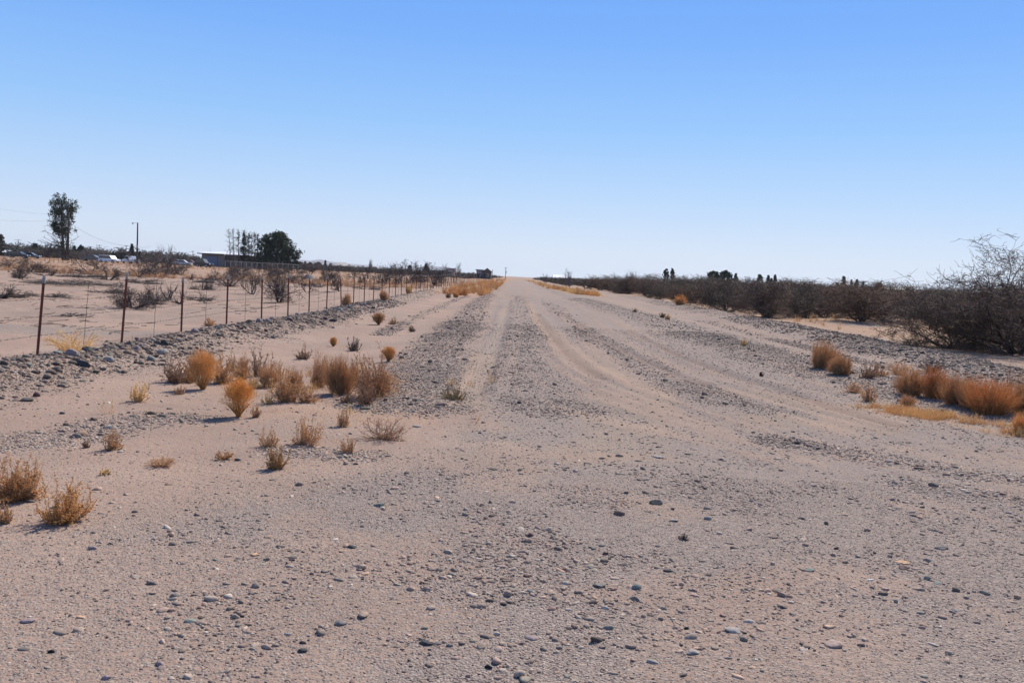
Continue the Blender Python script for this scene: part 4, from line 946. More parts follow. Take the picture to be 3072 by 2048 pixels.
# ------------------------------------------------------------------ wire fence
def fence():
    yf = 10.9 + np.arange(43) * 2.905
    def fx(y): return float(np.interp(y, [8, 13.6, 20, 26, 35, 61, 111, 140], [-7.42, -7.31, -7.23, -7.1, -7.09, -7.2, -7.3, -7.4]))
    root = empty('wire_fence', (fx(13.6), 13.6, 0), 'rusty barbed wire fence on thin steel posts running far along the rocky berm', 'fence')
    o = np.array([fx(13.6), 13.6, 0]); rng = np.random.default_rng(3)
    def post(h=1.33):
        s = Soup(); w = .021
        for z0, z1 in ((-.25, h),):
            s.box(-w, w, -.004, .004, z0, z1); s.box(-.004, .004, .004, .034, z0, z1)
        z = .12
        while z < h - .02: s.box(-.006, .006, -.012, -.004, z, z + .016); z += .055
        s.box(-.05, .05, -.003, -.0045, -.2, -.02)
        return s
    p0 = post().out('post', M['post'], root); tip = Soup().box(-.0235, .0235, -.0065, .0065, 1.215, 1.332).box(-.0065, .0065, .0066, .0365, 1.215, 1.332).out('painted_tip', M['tip'], p0)
    lean = {1: (.078, .0), 2: (.085, 0), 0: (.05, 0), 3: (.012, .0), 4: (.01, 0)}
    mats = []
    for i, y in enumerate(yf):
        p = p0 if i == 0 else copy_tree(p0, root)
        x = fx(y); z = hz(x, y) - (.02 if i < 4 else 0); ly = lean.get(i, (rng.normal(0, .015), 0))[0]; lx = rng.normal(0, .012)
        sc_ = (1 if i < 3 else .95) + rng.normal(0, .02)
        p.location = Vector((x, y, z)) - Vector(o); p.rotation_euler = (lx, ly, rng.normal(0, .15)); p.scale = (1, 1, sc_)
        mats.append(Matrix.Translation((x, y, z)) @ Matrix.Rotation(ly, 4, 'Y') @ Matrix.Rotation(lx, 4, 'X'))
    for hw in (.36, .65, .92, 1.16):
        segs = []
        for i in range(len(yf) - 1):
            A = mats[i] @ Vector((.0, -.01, hw)); B = mats[i + 1] @ Vector((.0, -.01, hw)); n = 10; sag = rng.uniform(.008, .03); pr_ = None
            rr = .0032 if i < 12 else .0042
            for k in range(n + 1):
                t = k / n; P = A.lerp(B, t); P.z -= sag * 4 * t * (1 - t)
                if pr_ is not None: segs.append((*pr_, *P, rr, rr))
                pr_ = P
            if i < 10:
                for k in range(19):
                    t = (k + .5) / 19; P = A.lerp(B, t); P.z -= sag * 4 * t * (1 - t)
                    for j in range(2):
                        d = Vector(rng.normal(0, 1, 3)).normalized() * .02; segs.append((*(P - d), *(P + d), .0028, .002))
        S = np.array(segs); S[:, 0:3] -= o; S[:, 3:6] -= o
        V, F = tubes(S); build('barbed_wire', V, F, M['wire'], root)
    for i in range(0, len(yf) - 1):
        if i > 26: break
        A = mats[i].to_translation(); B = mats[i + 1].to_translation(); P = A.lerp(B, .5); lean_ = .5 * ((mats[i] @ Vector((0, 0, 1)) - A) + (mats[i + 1] @ Vector((0, 0, 1)) - B))
        z0 = hz(P.x, P.y) + .03; base = Vector((P.x, P.y, z0)); seg = []
        for k in range(8):
            q0 = base + lean_ * (1.16 * k / 8) + Vector((.004 * (-1) ** k, 0, 0)); q1 = base + lean_ * (1.16 * (k + 1) / 8) + Vector((.004 * (-1) ** (k + 1), 0, 0)); seg.append((*q0, *q1, .0042, .0042))
        S = np.array(seg); S[:, 0:3] -= o; S[:, 3:6] -= o
        V, F = tubes(S, 4); build('wire_stay', V, F, M['wire'], root)
fence()

# ------------------------------------------------------------------ trees
def crown_quads(rng, cen, size, ncl, per, leaf, col, var=.35, sq=(1, 1, 1)):
    """leaf clumps: quads scattered round each clump centre"""
    n = ncl * per
    c = np.repeat(cen, per, 0); s = np.repeat(size, per)[:, None]
    p = c + rng.normal(0, .5, (n, 3)) * s * np.array(sq)
    u = unit(rng.normal(size=(n, 3))); w = unit(np.cross(u, rng.normal(size=(n, 3))))
    l = leaf * rng.uniform(.6, 1.3, (n, 1))
    V = np.stack([p - u * l, p + w * l * .45, p + u * l, p - w * l * .45], 1).reshape(-1, 3)
    F = (np.arange(n) * 4)[:, None] + np.arange(4)[None]
    t = np.repeat(rng.uniform(1 - var, 1 + var, (ncl, 1)), per, 0) * rng.uniform(.8, 1.2, (n, 1))
    return V, F, np.repeat(np.clip(np.array(col)[None] * t, 0, 1), 4, 0)
def tree(rng, loc, H, W, form, label, col=(.045, .06, .035), ncl=110, per=26, leaf=.22, group=None, name='evergreen_tree', base=.12, trunk_r=None):
    root = empty(name, loc, label, 'tree', group)
    tr = trunk_r or H * .018; S = []
    p = Vector((0, 0, -.2)); n = 8
    for k in range(n):
        q = Vector((rng.normal(0, H * .004), rng.normal(0, H * .004), H * .94 * (k + 1) / n)); S.append((*p, *q, tr * (1 - k / n * .85), tr * (1 - (k + 1) / n * .85))); p = q
    cen = []; size = []
    for k in range(ncl):
        t = rng.random() ** .85; z = base + (1 - base) * t; ph = rng.uniform(0, 6.28)
        if form == 'cone': rr = (1 - t) ** .8 * .95 + .05
        elif form == 'dome': rr = math.sqrt(max(0, 1 - t ** 2.4))
        elif form == 'round': rr = math.sqrt(max(0, 1 - (2 * t - 1) ** 2)) * 1.0 if t > .3 else .75 + t * .6
        elif form == 'flame': rr = (.55 + .45 * math.sin(min(1, t * 1.15) * math.pi) ** .8) * (1 if t < .85 else (1 - t) / .15 * .7 + .3)
        else: rr = 1 - t ** 3
        rr *= (rng.uniform(.4, .95) if rng.random() < .72 else rng.uniform(.9, 1.18)) * (1 + .13 * math.sin(ph * 3 + z * 9 + H))
        cx, cy, cz = math.cos(ph) * rr * W / 2, math.sin(ph) * rr * W / 2, z * H
        cen.append((cx, cy, cz)); size.append(W * rng.uniform(.04, .10))
        if k % 3 == 0: zz = max(.05 * H, cz - rr * W * .25); S.append((0, 0, zz, cx, cy, cz, tr * .35, tr * .1))
    V, F = tubes(S, 5); build('trunk', V, F, M['bark'], root)
    V, F, C = crown_quads(rng, np.array(cen), np.array(size), ncl, per, leaf, col)
    build('crown', V, F, M['leaf'], root, C=C)
    return root
tg = np.random.default_rng(55)
def base_at(px, Y, py=790): x = AT(px, Y, py); return (x, Y, hz(x, Y))
def hgt(px, pytop, Y): x = AT(px, Y, pytop); return UP(px, pytop, Y) - hz(x, Y)
# tall ragged tree by the utility pole
def tall_tree():
    Y = 215; px = 188; loc = base_at(px, Y); H = hgt(172, 585, Y); s = Y / FPX
    root = empty('evergreen_tree', loc, 'tall ragged evergreen with bare lower branches beside the utility pole', 'tree'); S = []; T = []
    def P(x, y, dy=0): return Vector(((x - 188) * s - .02 * 0, dy, UP(x, y, Y) - loc[2]))
    trunks = [[(190, 790), (189, 740), (186, 700), (184, 640), (183, 600)], [(193, 790), (196, 750), (199, 710), (203, 660), (208, 615)]]
    for t, tr in enumerate(trunks):
        for k in range(len(tr) - 1):
            a = P(*tr[k], t * .5); b = P(*tr[k + 1], t * .5); S.append((*a, *b, (.42 - .07 * k) * (1 - .3 * t), (.35 - .07 * k) * (1 - .3 * t)))
    cen = []; size = []
    def lobe(x0, y0, x1, y1, n, w):
        for k in range(n):
            f = k / max(1, n - 1); a = P(x0 + (x1 - x0) * f + tg.normal(0, w), y0 + (y1 - y0) * f + tg.normal(0, w), tg.normal(0, 1.0)); cen.append(tuple(a)); size.append(tg.uniform(.38, .72))
    for L in [(165, 592, 170, 640, 14, 1.5), (184, 590, 184, 650, 26, 3), (155, 606, 165, 645, 12, 1.5), (160, 600, 172, 640, 10, 1.5), (217, 602, 208, 640, 14, 2), (223, 620, 208, 650, 10, 2), (212, 625, 205, 665, 18, 4), (176, 640, 190, 700, 44, 7), (160, 655, 175, 690, 16, 5), (168, 675, 180, 690, 8, 4), (192, 600, 198, 640, 12, 4), (200, 670, 200, 700, 14, 4), (215, 650, 205, 690, 10, 3), (155, 672, 170, 685, 6, 3), (198, 700, 198, 750, 10, 3), (165, 690, 178, 700, 6, 4)]: lobe(*L)
    for k in range(46):     # bare branches sweeping out to the left and down
        y0 = tg.uniform(680, 760); x1 = tg.uniform(126, 175) if k % 4 else tg.uniform(200, 216); y1 = y0 - tg.uniform(-6, 30) if k % 4 else y0 - 10; a = P(187, y0 + 12, tg.normal(0, .3)); b = P(x1, y1, tg.normal(0, 1.8)); m = (a + b) / 2 + Vector((0, 0, -.5))
        T += [(*a, *m, .09, .06), (*m, *b, .06, .03)]
        for j in range(5):
            c = m.lerp(b, tg.random()); T.append((*c, *(c + Vector((tg.normal(-.3, .5), tg.normal(0, .5), tg.normal(.1, .45)))), .035, .02))
    V, F = tubes(S, 7); build('trunk', V, F, M['bark'], root)
    V, F = tubes(T, 3); build('bare_branches', V, F, M['bark'], root)
    V, F, C = crown_quads(tg, np.array(cen), np.array(size), len(cen), 34, .20, (.05, .06, .036), .3, (1, 1, 1.1)); build('crown', V, F, M['leaf'], root, C=C)
tall_tree()
# row of bare poplars and the dark juniper beside the shed
def bare_tree(px, pytop, pybase, Y, wpx, lab, lean=0, leafy=0, group=None, name='bare_tree', ry=None):
    loc = base_at(px, Y); H = hgt(px, pytop, Y); s = Y / FPX; W = wpx * s
    root = empty(name, loc, lab, 'tree', group); S = []; T = []; p = Vector((0, 0, -.2))
    for k in range(8):
        q = Vector((lean * s * ((k + 1) / 8) ** 1.5 + tg.normal(0, .04), tg.normal(0, .04), H * (k + 1) / 8)); r = .16 * (1 - k / 8 * .85); S.append((*p, *q, r, r * .85)); p = q
    for k in range(64):
        t = tg.uniform(.12, .98); z = H * t; x0 = lean * s * t ** 1.5; ph = tg.uniform(0, 6.28); L = W / 2 * (1 - t * .75) * tg.uniform(.5, 1.1)
        a = Vector((x0, 0, z)); b = a + Vector((math.cos(ph) * L, math.sin(ph) * L, L * tg.uniform(.1, .7))); T.append((*a, *b, .035, .015))
        for j in range(4):
            c = a.lerp(b, tg.uniform(.3, 1)); T.append((*c, *(c + Vector(tg.normal(0, .28, 3)) + Vector((0, 0, .15))), .016, .01))
    V, F = tubes(S, 6); build('trunk', V, F, M['bark'], root)
    V, F = tubes(T, 3); build('bare_branches', V, F, M['bark'], root)
    if leafy:
        cen = []; 
        for k in range(leafy):
            t = tg.uniform(.2, .97); ph = tg.uniform(0, 6.28); L = W / 2 * (1 - t * .8) * tg.uniform(.2, .9); cen.append((lean * s * t ** 1.5 + math.cos(ph) * L, math.sin(ph) * L, H * t))
        V, F, C = crown_quads(tg, np.array(cen), np.full(len(cen), .4), len(cen), 14, .2, (.05, .055, .035)); build('crown', V, F, M['leaf'], root, C=C)
for a in [(691, 686, 805, 232, 60, 'bare slender tree, leftmost of the row beside the shed', -8, 0), (702, 684, 805, 233, 40, 'bare slender tree, second of the row beside the shed', -6, 0), (716, 686, 805, 232, 36, 'bare slender tree, third of the row beside the shed', -4, 10),
          (729, 690, 805, 231, 34, 'thinly leaved conifer in the middle of the bare row', 2, 90), (745, 698, 805, 233, 30, 'sparsely leaved tree right of the thin conifer', -2, 45), (755, 698, 805, 234, 30, 'bare slender tree, sixth of the row beside the shed', -2, 8),
          (765, 698, 805, 233, 30, 'bare slender tree, seventh of the row beside the shed', -3, 14), (774, 702, 805, 232, 30, 'bare slender tree touching the big dark juniper', -3, 26)]: bare_tree(*a)
Y = 228
tree(tg, base_at(832, Y), hgt(832, 700, Y), 116 * Y / FPX, 'dome', 'big dark juniper, bulkiest tree right of the shed', (.05, .06, .034), 420, 34, .22, base=.04)
tree(tg, base_at(795, Y + 3), hgt(795, 704, Y + 3), 56 * Y / FPX, 'flame', 'dark narrow juniper between the bare trees and the big juniper', (.06, .055, .036), 110, 26, .22, base=.05)
tree(tg, base_at(868, Y - 1), hgt(868, 745, Y - 1), 56 * Y / FPX, 'round', 'low dark juniper at the right foot of the big one', (.05, .055, .034), 90, 30, .24, base=.02)
# other far trees: px, top y, width px, depth, form, label, col
GRN = (.05, .068, .038); OLV = (.08, .075, .045); BLU = (.06, .07, .052)
FT = [(0, 704, 26, 300, 'flame', 'greyish tree cut by the left picture edge', OLV, 60), (106, 732, 24, 330, 'round', 'small dark round tree left of the tall ragged tree', GRN, 60), (120, 744, 10, 332, 'round', 'tiny dark tree touching the small round one', GRN, 24),
 (162, 742, 8, 340, 'cone', 'tiny dark conifer left of the tall ragged tree', GRN, 24), (177, 740, 12, 341, 'flame', 'little green tree behind the tall trunk', OLV, 24), (223, 738, 14, 330, 'flame', 'dark green tree right of the utility pole', GRN, 40),
 (242, 736, 18, 331, 'flame', 'taller dark green tree in a pair right of the utility pole', GRN, 50), (339, 758, 14, 300, 'round', 'small dark bush beside the white car', GRN, 24), (372, 756, 14, 301, 'round', 'dark bush left of the pointed conifer', GRN, 24),
 (395, 733, 22, 305, 'cone', 'pointed grey conifer left of the lamp pole', BLU, 60), (419, 756, 12, 300, 'cone', 'small dark conifer right of the lamp pole', GRN, 24), (567, 771, 8, 420, 'cone', 'tiny dark conifer left of the shed', GRN, 20),
 (901, 786, 14, 420, 'round', 'small olive tree right of the juniper', OLV, 24), (915, 785, 8, 421, 'flame', 'thin dark tree in the far row', GRN, 20), (932, 788, 18, 422, 'round', 'low round tree in the far row', GRN, 24), (955, 788, 22, 423, 'round', 'wide low tree in the far row', OLV, 30),
 (976, 781, 10, 420, 'cone', 'pointed conifer, tallest of the far row', BLU, 24), (992, 791, 10, 425, 'round', 'last small tree of the far row', GRN, 20),
 (1230, 796, 14, 330, 'flame', 'small stubby conifer above the dark mesquites', GRN, 30), (1279, 793, 26, 335, 'cone', 'dark pointed tree beside the long pale house', (.04, .036, .032), 50),
 (2000, 807, 17, 300, 'round', 'round-topped pine, left of a close pair', GRN, 40), (2019, 806, 15, 300, 'flame', 'narrow pine, right of a close pair', GRN, 40),
 (2142, 816, 44, 290, 'round', 'broad dark tree, left of the big rounded group', GRN, 110), (2178, 814, 40, 291, 'round', 'broad dark tree, right of the big rounded group', GRN, 100), (2210, 822, 26, 295, 'cone', 'greyer conifer at the right of the big rounded group', BLU, 50),
 (2282, 824, 24, 300, 'flame', 'open pine with a flat top', GRN, 36), (2308, 827, 20, 301, 'cone', 'dark conifer, left of two side by side', GRN, 50), (2328, 825, 20, 302, 'cone', 'dark conifer, right of two side by side', GRN, 50), (2318, 836, 12, 303, 'round', 'small tree between the two conifers', GRN, 24),
 (2404, 851, 9, 400, 'cone', 'tiny conifer left of the mobile home', GRN, 20), (2418, 847, 11, 401, 'cone', 'little pointed conifer beside the mobile home', GRN, 20),
 (2535, 831, 26, 310, 'cone', 'tallest conifer of the right-hand four', GRN, 60), (2558, 840, 16, 311, 'cone', 'second conifer of the right-hand four', GRN, 40), (2575, 840, 20, 312, 'cone', 'third conifer of the right-hand four', GRN, 44), (2594, 844, 16, 313, 'cone', 'last conifer of the right-hand four', GRN, 36),
 (2643, 849, 24, 320, 'round', 'round dark tree left of the flat white building', GRN, 50), (2516, 850, 16, 318, 'round', 'low dark tree at the foot of the tallest conifer', GRN, 24)]
for (px, top, w, Y, form, lab, col, ncl) in FT:
    tree(tg, base_at(px, Y), hgt(px, top, Y), w * Y / FPX, form, lab, col, ncl * 2, 16, .24 * Y / 300 + .08, base=.12)
BT = [(462, 733, 64, 170, 'bare shrubby tree with a fan of fine twigs near the lamp pole'), (512, 735, 26, 175, 'dead bare tree with forked broken top'), (70, 733, 40, 300, 'bare pale tree left of the small round tree'), (290, 738, 50, 290, 'bare reddish tree above the white car'), (585, 770, 26, 300, 'bare bush behind the dark truck'),
          (1371, 789, 26, 330, 'bare round tree at the end of the long pale house'), (2253, 829, 30, 310, 'bare round tree between group and pines'), (2500, 850, 30, 300, 'bare bush left of the tallest conifer'), (1712, 808, 30, 170, 'bare spiky shrub rising over the thicket by the road'), (2045, 822, 36, 280, 'bare bush right of the close pair of pines'), (2345, 842, 22, 310, 'bare thin bush right of the two conifers'),
          (1640, 822, 26, 300, 'small bare bush beside the road far off'), (1110, 777, 10, 330, 'bare forked sapling on the far field'), (2610, 848, 24, 300, 'bare thin bush right of the four conifers'), (1900, 812, 50, 140, 'tall bare mesquite poking above the thicket'), (1850, 820, 44, 150, 'bare mesquite top left of the tallest thicket one'), (255, 752, 30, 300, 'bare grey bush behind the white car')]
for (px, top, w, Y, lab) in BT:
    H = hgt(px, top, Y)
    mesquite(tg, base_at(px, Y), w * Y / FPX * 1.1, max(H, 1.2), lab, name='bare_tree', cat='tree', stems=4, levels=2, kids=4, rad=.09, twig=.0001 * Y, th=(.1, .8), cols=((.10, .08, .07), (.19, .155, .135)))

# ------------------------------------------------------------------ buildings
def shed():
    Y = 238.0; s = Y / FPX; x0 = AT(605, Y); x1 = AT(673, Y); x2 = AT(800, Y); z0 = hz(x0, Y)
    zt = lambda px, py: UP(px, py, Y) - z0
    root = empty('metal_shed', (x0, Y, z0), 'low metal shed with a blue roller door and white roof beside bare trees', 'shed')
    h = zt(605, 760); w1 = x1 - x0; w2 = x2 - x0; a = zt(680, 763)
    Soup().box(0, w1, 0, 9, -.3, h).out('wall', M['shed'], root)
    Soup().box(w1, w2, 1.2, 9, -.3, a - .05).out('wall', M['shed2'], root)
    f = Soup()
    for k in range(1, 22):
        xx = w1 + (w2 - w1) * k / 22; f.box(xx - .03, xx + .03, 1.16, 1.203, -.3, a - .08)
    f.out('wall_rib', M['shed'], root)
    dx0 = AT(617, Y, 780) - x0; dx1 = AT(652, Y, 780) - x0; dt = h - .62
    Soup().box(dx0 - .1, dx1 + .1, -.05, .02, 0, dt + .1).out('door_frame', M['dark'], root)
    d = Soup().box(dx0, dx1, -.08, -.052, 0, dt)
    for k in range(6): d.box(dx0, dx1, -.095, -.081, dt * (k + .03) / 6, dt * (k + .94) / 6)
    d.out('roller_door', M['door'], root)
    e = .95
    r = Soup().add([(-e, -.7, h), (w1 + .1, -.7, h - .02), (w1 + .1, 4.6, h + .75), (-e, 4.6, h + .42), (-e, -.7, h + .12), (w1 + .1, -.7, h + .1), (w1 + .1, 4.6, h + .87), (-e, 4.6, h + .54)], [(0, 3, 2, 1), (4, 5, 6, 7), (0, 1, 5, 4), (1, 2, 6, 5), (2, 3, 7, 6), (3, 0, 4, 7)])
    r.add([(w1 + .1, .8, a - .02), (w2 + .2, .8, a - .25), (w2 + .2, 4.6, a + .3), (w1 + .1, 4.6, a + .62), (w1 + .1, .8, a + .09), (w2 + .2, .8, a - .14), (w2 + .2, 4.6, a + .41), (w1 + .1, 4.6, a + .73)], [(0, 3, 2, 1), (4, 5, 6, 7), (0, 1, 5, 4), (1, 2, 6, 5), (2, 3, 7, 6), (3, 0, 4, 7)])
    ro = r.out('roof', M['white'], root)
    Soup().box(-e - .02, w1 + .12, -.76, -.703, h - .16, h + .12).out('fascia', M['dark'], root)
    Soup().cyl((1.2, 3, h + .3), (1.2, 3, h + 1.5), .04).out('roof_mast', M['galv'], root)
shed()
def house(px0, px1, pytop, pybase, Y, wall, roof, kind, label, win=2, depth=7, name='house', cat='house', door=True):
    x0 = AT(px0, Y, pybase); x1 = AT(px1, Y, pybase); w = x1 - x0; zb = hz(x0, Y); H = UP((px0 + px1) / 2, pytop, Y) - zb
    root = empty(name, (x0, Y, zb), label, cat)
    wh = H * (.62 if kind in ('gable', 'front') else .86)
    Soup().box(0, w, 0, depth, -.4, wh).out('wall', wall, root)
    if kind == 'gable':
        Soup().add([(-.5, -.5, wh), (w + .5, -.5, wh), (w + .5, depth + .5, wh), (-.5, depth + .5, wh), (-.3, depth / 2, H), (w + .3, depth / 2, H)], [(0, 1, 5, 4), (2, 3, 4, 5), (0, 4, 3), (1, 2, 5), (0, 3, 2, 1)]).out('roof', roof, root)
    elif kind == 'front':
        Soup().add([(-.6, -.5, wh), (w + .6, -.5, wh), (w / 2, -.5, H), (-.6, depth, wh), (w + .6, depth, wh), (w / 2, depth, H)], [(0, 1, 2), (3, 5, 4), (0, 2, 5, 3), (1, 4, 5, 2), (0, 3, 4, 1)]).out('roof', roof, root)
    else:
        Soup().box(-.3, w + .3, -.3, depth + .3, wh + .002, H).out('roof', roof, root)
    for k in range(win):
        cx = w * (k + .7) / (win + .4); o = Soup().box(cx - .55, cx + .55, -.06, -.003, wh * .4, wh * .78).out('window', M['white'], root)
        Soup().box(cx - .47, cx + .47, -.075, -.062, wh * .44, wh * .74).out('pane', M['glass'], o)
    if door: Soup().box(w * .12, w * .12 + .9, -.06, -.003, 0, min(2.05, wh * .85)).out('door', M['dark'], root)
    return root
house(1006, 1032, 786, 800, 340, M['wallbrown'], M['wallpale'], 'gable', 'small brown house with a pale gable roof on the far left field', 2)
house(1290, 1345, 800, 818, 335, M['wallpale'], M['roofgrey'], 'gable', 'long pale house with a grey roof beside the dark pointed tree', 3)
house(1338, 1362, 804, 818, 331, M['wallpink'], M['roofgrey'], 'flat', 'tan annex at the end of the long pale house', 1, 5)
house(1449, 1473, 804, 822, 345, M['wallbrown'], M['roofbrown'], 'front', 'dark brown house with a front gable near the road end', 1)
house(1429, 1448, 808, 822, 347, M['wallpink'], M['roofgrey'], 'flat', 'low pink building left of the dark gabled house', 1, 5)
house(1662, 1697, 824, 836, 330, M['wallpale'], M['white'], 'gable', 'white-roofed building right of the road end', 1)
house(2204, 2258, 846, 858, 285, M['wallpale'], M['white'], 'flat', 'long low building with a white roof right of the rounded trees', 0, 6, door=False)
house(2430, 2472, 854, 872, 330, M['shed'], M['white'], 'flat', 'grey mobile home with a white flat roof', 2, 5, 'mobile_home', 'mobile home')
house(2410, 2429, 856, 872, 336, M['wallbrown'], M['roofgrey'], 'flat', 'dark shed joined to the mobile home', 0, 4, 'garden_shed', 'shed', door=False)
house(2657, 2722, 863, 876, 330, M['wallpale'], M['white'], 'gable', 'long flat white building near the antenna mast', 0, door=False)
house(0, 42, 750, 768, 300, M['wallbrown'], M['white'], 'gable', 'white-roofed trailer home at the far left edge', 2, 5)
house(88, 118, 748, 764, 345, M['wallpale'], M['white'], 'flat', 'pale low building behind the small round tree', 1, 5)
house(196, 222, 749, 764, 345, M['wallpink'], M['roofbrown'], 'gable', 'pinkish house right behind the utility pole', 1, 6)
house(160, 196, 754, 764, 343, M['shed2'], M['roofgrey'], 'flat', 'low grey building behind the tall ragged tree', 0, 6, door=False)
house(252, 290, 756, 772, 320, M['wallpink'], M['wallbrown'], 'flat', 'reddish brown block building left of the white car', 1, 6)
house(496, 505, 762, 774, 300, M['wallpale'], M['roofgrey'], 'gable', 'tiny pale hut right of the lamp pole', 0, 3, 'hut', 'hut', door=False)
house(2484, 2504, 860, 872, 332, M['wallpale'], M['white'], 'flat', 'small white trailer right of the mobile home', 1, 3, 'trailer', 'trailer', door=False)

# ------------------------------------------------------------------ vehicles
def car(px, pybase, Y, rz, kind, mat, label, L=4.7, H=1.75, W=1.85):
    x, _, z = base_at(px, Y)
    root = empty('parked_' + ('pickup' if kind == 'pickup' else 'car'), (x, Y, z), label, 'pickup truck' if kind == 'pickup' else 'car', rz=rz)
    l = L / 2
    if kind == 'suv': body = [(-l, .35), (l - .1, .35), (l, .6), (l - .05, .9), (l - 1.1, 1.05), (l - 1.75, H - .03), (l - 2.2, H), (-l + .35, H - .02), (-l + .02, 1.0)]; glass = [(l - 1.22, 1.06), (l - 1.78, H - .12), (-l + .42, H - .12), (-l + .2, 1.06)]
    elif kind == 'sedan': body = [(-l, .3), (l - .1, .3), (l, .55), (l - .05, .75), (l - 1.1, .9), (l - 1.9, H - .03), (l - 2.3, H), (-l + 1.5, H - .02), (-l + .75, .98), (-l + .03, .92)]; glass = [(l - 1.25, .93), (l - 1.95, H - .11), (-l + 1.5, H - .11), (-l + .95, .98)]
    else: body = [(-l, .45), (l - .1, .45), (l, .65), (l - .05, 1.0), (l - 1.15, 1.12), (l - 1.7, H - .03), (l - 2.1, H), (l - 3.2, H - .02), (l - 3.4, 1.15), (-l + .02, 1.12)]; glass = [(l - 1.3, 1.14), (l - 1.75, H - .12), (l - 3.12, H - .12), (l - 3.28, 1.14)]
    Soup().prism(body, -W / 2, W / 2).out('body', mat, root, bevel=.06)
    for sgn in (-1, 1):
        y0 = sgn * (W / 2 + .012); Soup().prism(glass, min(y0, y0 - sgn * .05), max(y0, y0 - sgn * .05)).out('side_window', M['glass'], root)
    for xx in (l - .85, -l + .9):
        for sgn in (-1, 1):
            t = Soup().cyl((xx, sgn * (W / 2 - .2), .34), (xx, sgn * (W / 2 + .03), .34), .34, k=16).out('wheel', M['tyre'], root)
            Soup().cyl((xx, sgn * (W / 2 + .031), .34), (xx, sgn * (W / 2 + .045), .34), .2, k=12).out('rim', M['galv'], t)
    for sgn in (-1, 1): Soup().box(l - .06, l + .02, sgn * W * .42 - .14, sgn * W * .42 + .14, .68, .84).out('headlight', M['white'], root)
    return root
car(328, 787, 214, -.25, 'suv', M['pwhite'], 'white silver sport utility car parked left of the pickup', 5.0, 1.8)
car(393, 790, 212, math.pi - .7, 'pickup', M['pwhite'], 'white pickup truck parked at the foot of the lamp pole', 5.4, 1.85)
car(611, 802, 210, -.15, 'suv', M['pblack'], 'black sport utility car parked before the blue roller door', 3.9, 1.9)
car(548, 800, 228, .1, 'sedan', M['psilver'], 'silver sedan parked left of the shed', 4.6, 1.5)
car(572, 800, 232, .2, 'sedan', M['pred'], 'red and white sedan parked beside the silver one', 4.2, 1.45)
car(530, 797, 240, .0, 'sedan', M['pgrey'], 'dark grey sedan, leftmost of the cars left of the shed', 4.6, 1.5)
car(55, 772, 226, .1, 'suv', M['pblack'], 'dark car parked before the trailer home at far left', 5.0, 1.7)
car(92, 774, 232, .2, 'sedan', M['pgrey'], 'grey sedan parked right of the dark car at far left', 4.6, 1.5)
car(275, 784, 225, .0, 'pickup', M['pgrey'], 'grey low pickup parked left of the white car', 5.2, 1.6)

# ------------------------------------------------------------------ poles and overhead wires
def pole(px, pytop, Y, r=.14, label='', arm=None, arms=1, lean=0.0, name='utility_pole', lamp=False, trans=False, py0=790):
    loc = base_at(px, Y, py0); H = hgt(px, pytop, Y)
    root = empty(name, loc, label, 'pole' if not lamp else 'lamp pole')
    Soup().cyl((0, 0, -.5), (lean * H, 0, H), r * 1.15, r * .8, 12).out('pole', M['pole'], root, True)
    if arm:
        for k in range(arms):
            z = H - .35 - k * .9; c = Soup().box(lean * z - arm / 2, lean * z + arm / 2, -.18, -.06, z - .06, z + .06).out('crossarm', M['pole'], root)
            for q in (-.45, -.2, .2, .45): Soup().cyl((lean * z + arm * q, -.12, z + .061), (lean * z + arm * q, -.12, z + .24), .05, .03, 8).out('insulator', M['galv'], c)
    if trans: Soup().cyl((.32, 0, H - 2.6), (.32, 0, H - 1.7), .22, k=14).out('transformer', M['galv'], root)
    if lamp:
        Soup().cyl((0, -.1, H - .12), (-.95, -.1, H - .02), .035).out('lamp_arm', M['galv'], root)
        a = Soup().cyl((-1.05, -.1, H - .05), (-1.05, -.1, H - .22), .12, .2, 12).cyl((-1.05, -.1, H - .222), (-1.05, -.1, H - .42), .2, .08, 12).out('lamp_head', M['galv'], root)
        Soup().box(-.17, .17, -.32, -.14, H * .42, H * .42 + .4).out('meter_box', M['galv'], root)
    return loc, H
p1 = pole(204, 637, 212, .19, 'tall wooden utility pole leaning right beside the ragged tree', lean=.004)
p2 = pole(411, 668, 202, .17, 'wooden pole carrying a yard lamp on a short arm', lamp=True)
p3 = pole(54, 718, 380, .14, 'distant utility pole with one crossarm at far left', arm=2.8)
p4 = pole(297, 734, 390, .13, 'distant utility pole with two crossarms behind the white car', arm=2.4, arms=2)
p5 = pole(378, 736, 390, .12, 'thin distant utility pole left of the pointed grey conifer', arm=1.6)
p6 = pole(578, 752, 380, .12, 'thin distant utility pole left of the shed', arm=1.2)
p7 = pole(1234, 785, 420, .12, 'thin distant pole above the dark mesquites', arm=1.0)
p8 = pole(1518, 802, 420, .12, 'thin distant pole just left of the road end', arm=1.2, trans=True)
p9 = pole(1478, 808, 350, .14, 'short thick post beside the dark gabled house')
pole(2405, 838, 420, .12, 'thin distant pole above the mobile home', arm=1.2)
pole(2693, 848, 400, .12, 'thin distant pole right of the antenna mast', arm=1.2)
pole(2712, 855, 430, .10, 'short thin distant pole, middle one right of the mast')
pole(2726, 854, 405, .10, 'thin distant pole, last one right of the mast')
pole(218, 727, 400, .12, 'distant utility pole partly hidden by the tall wooden one', arm=2.0)
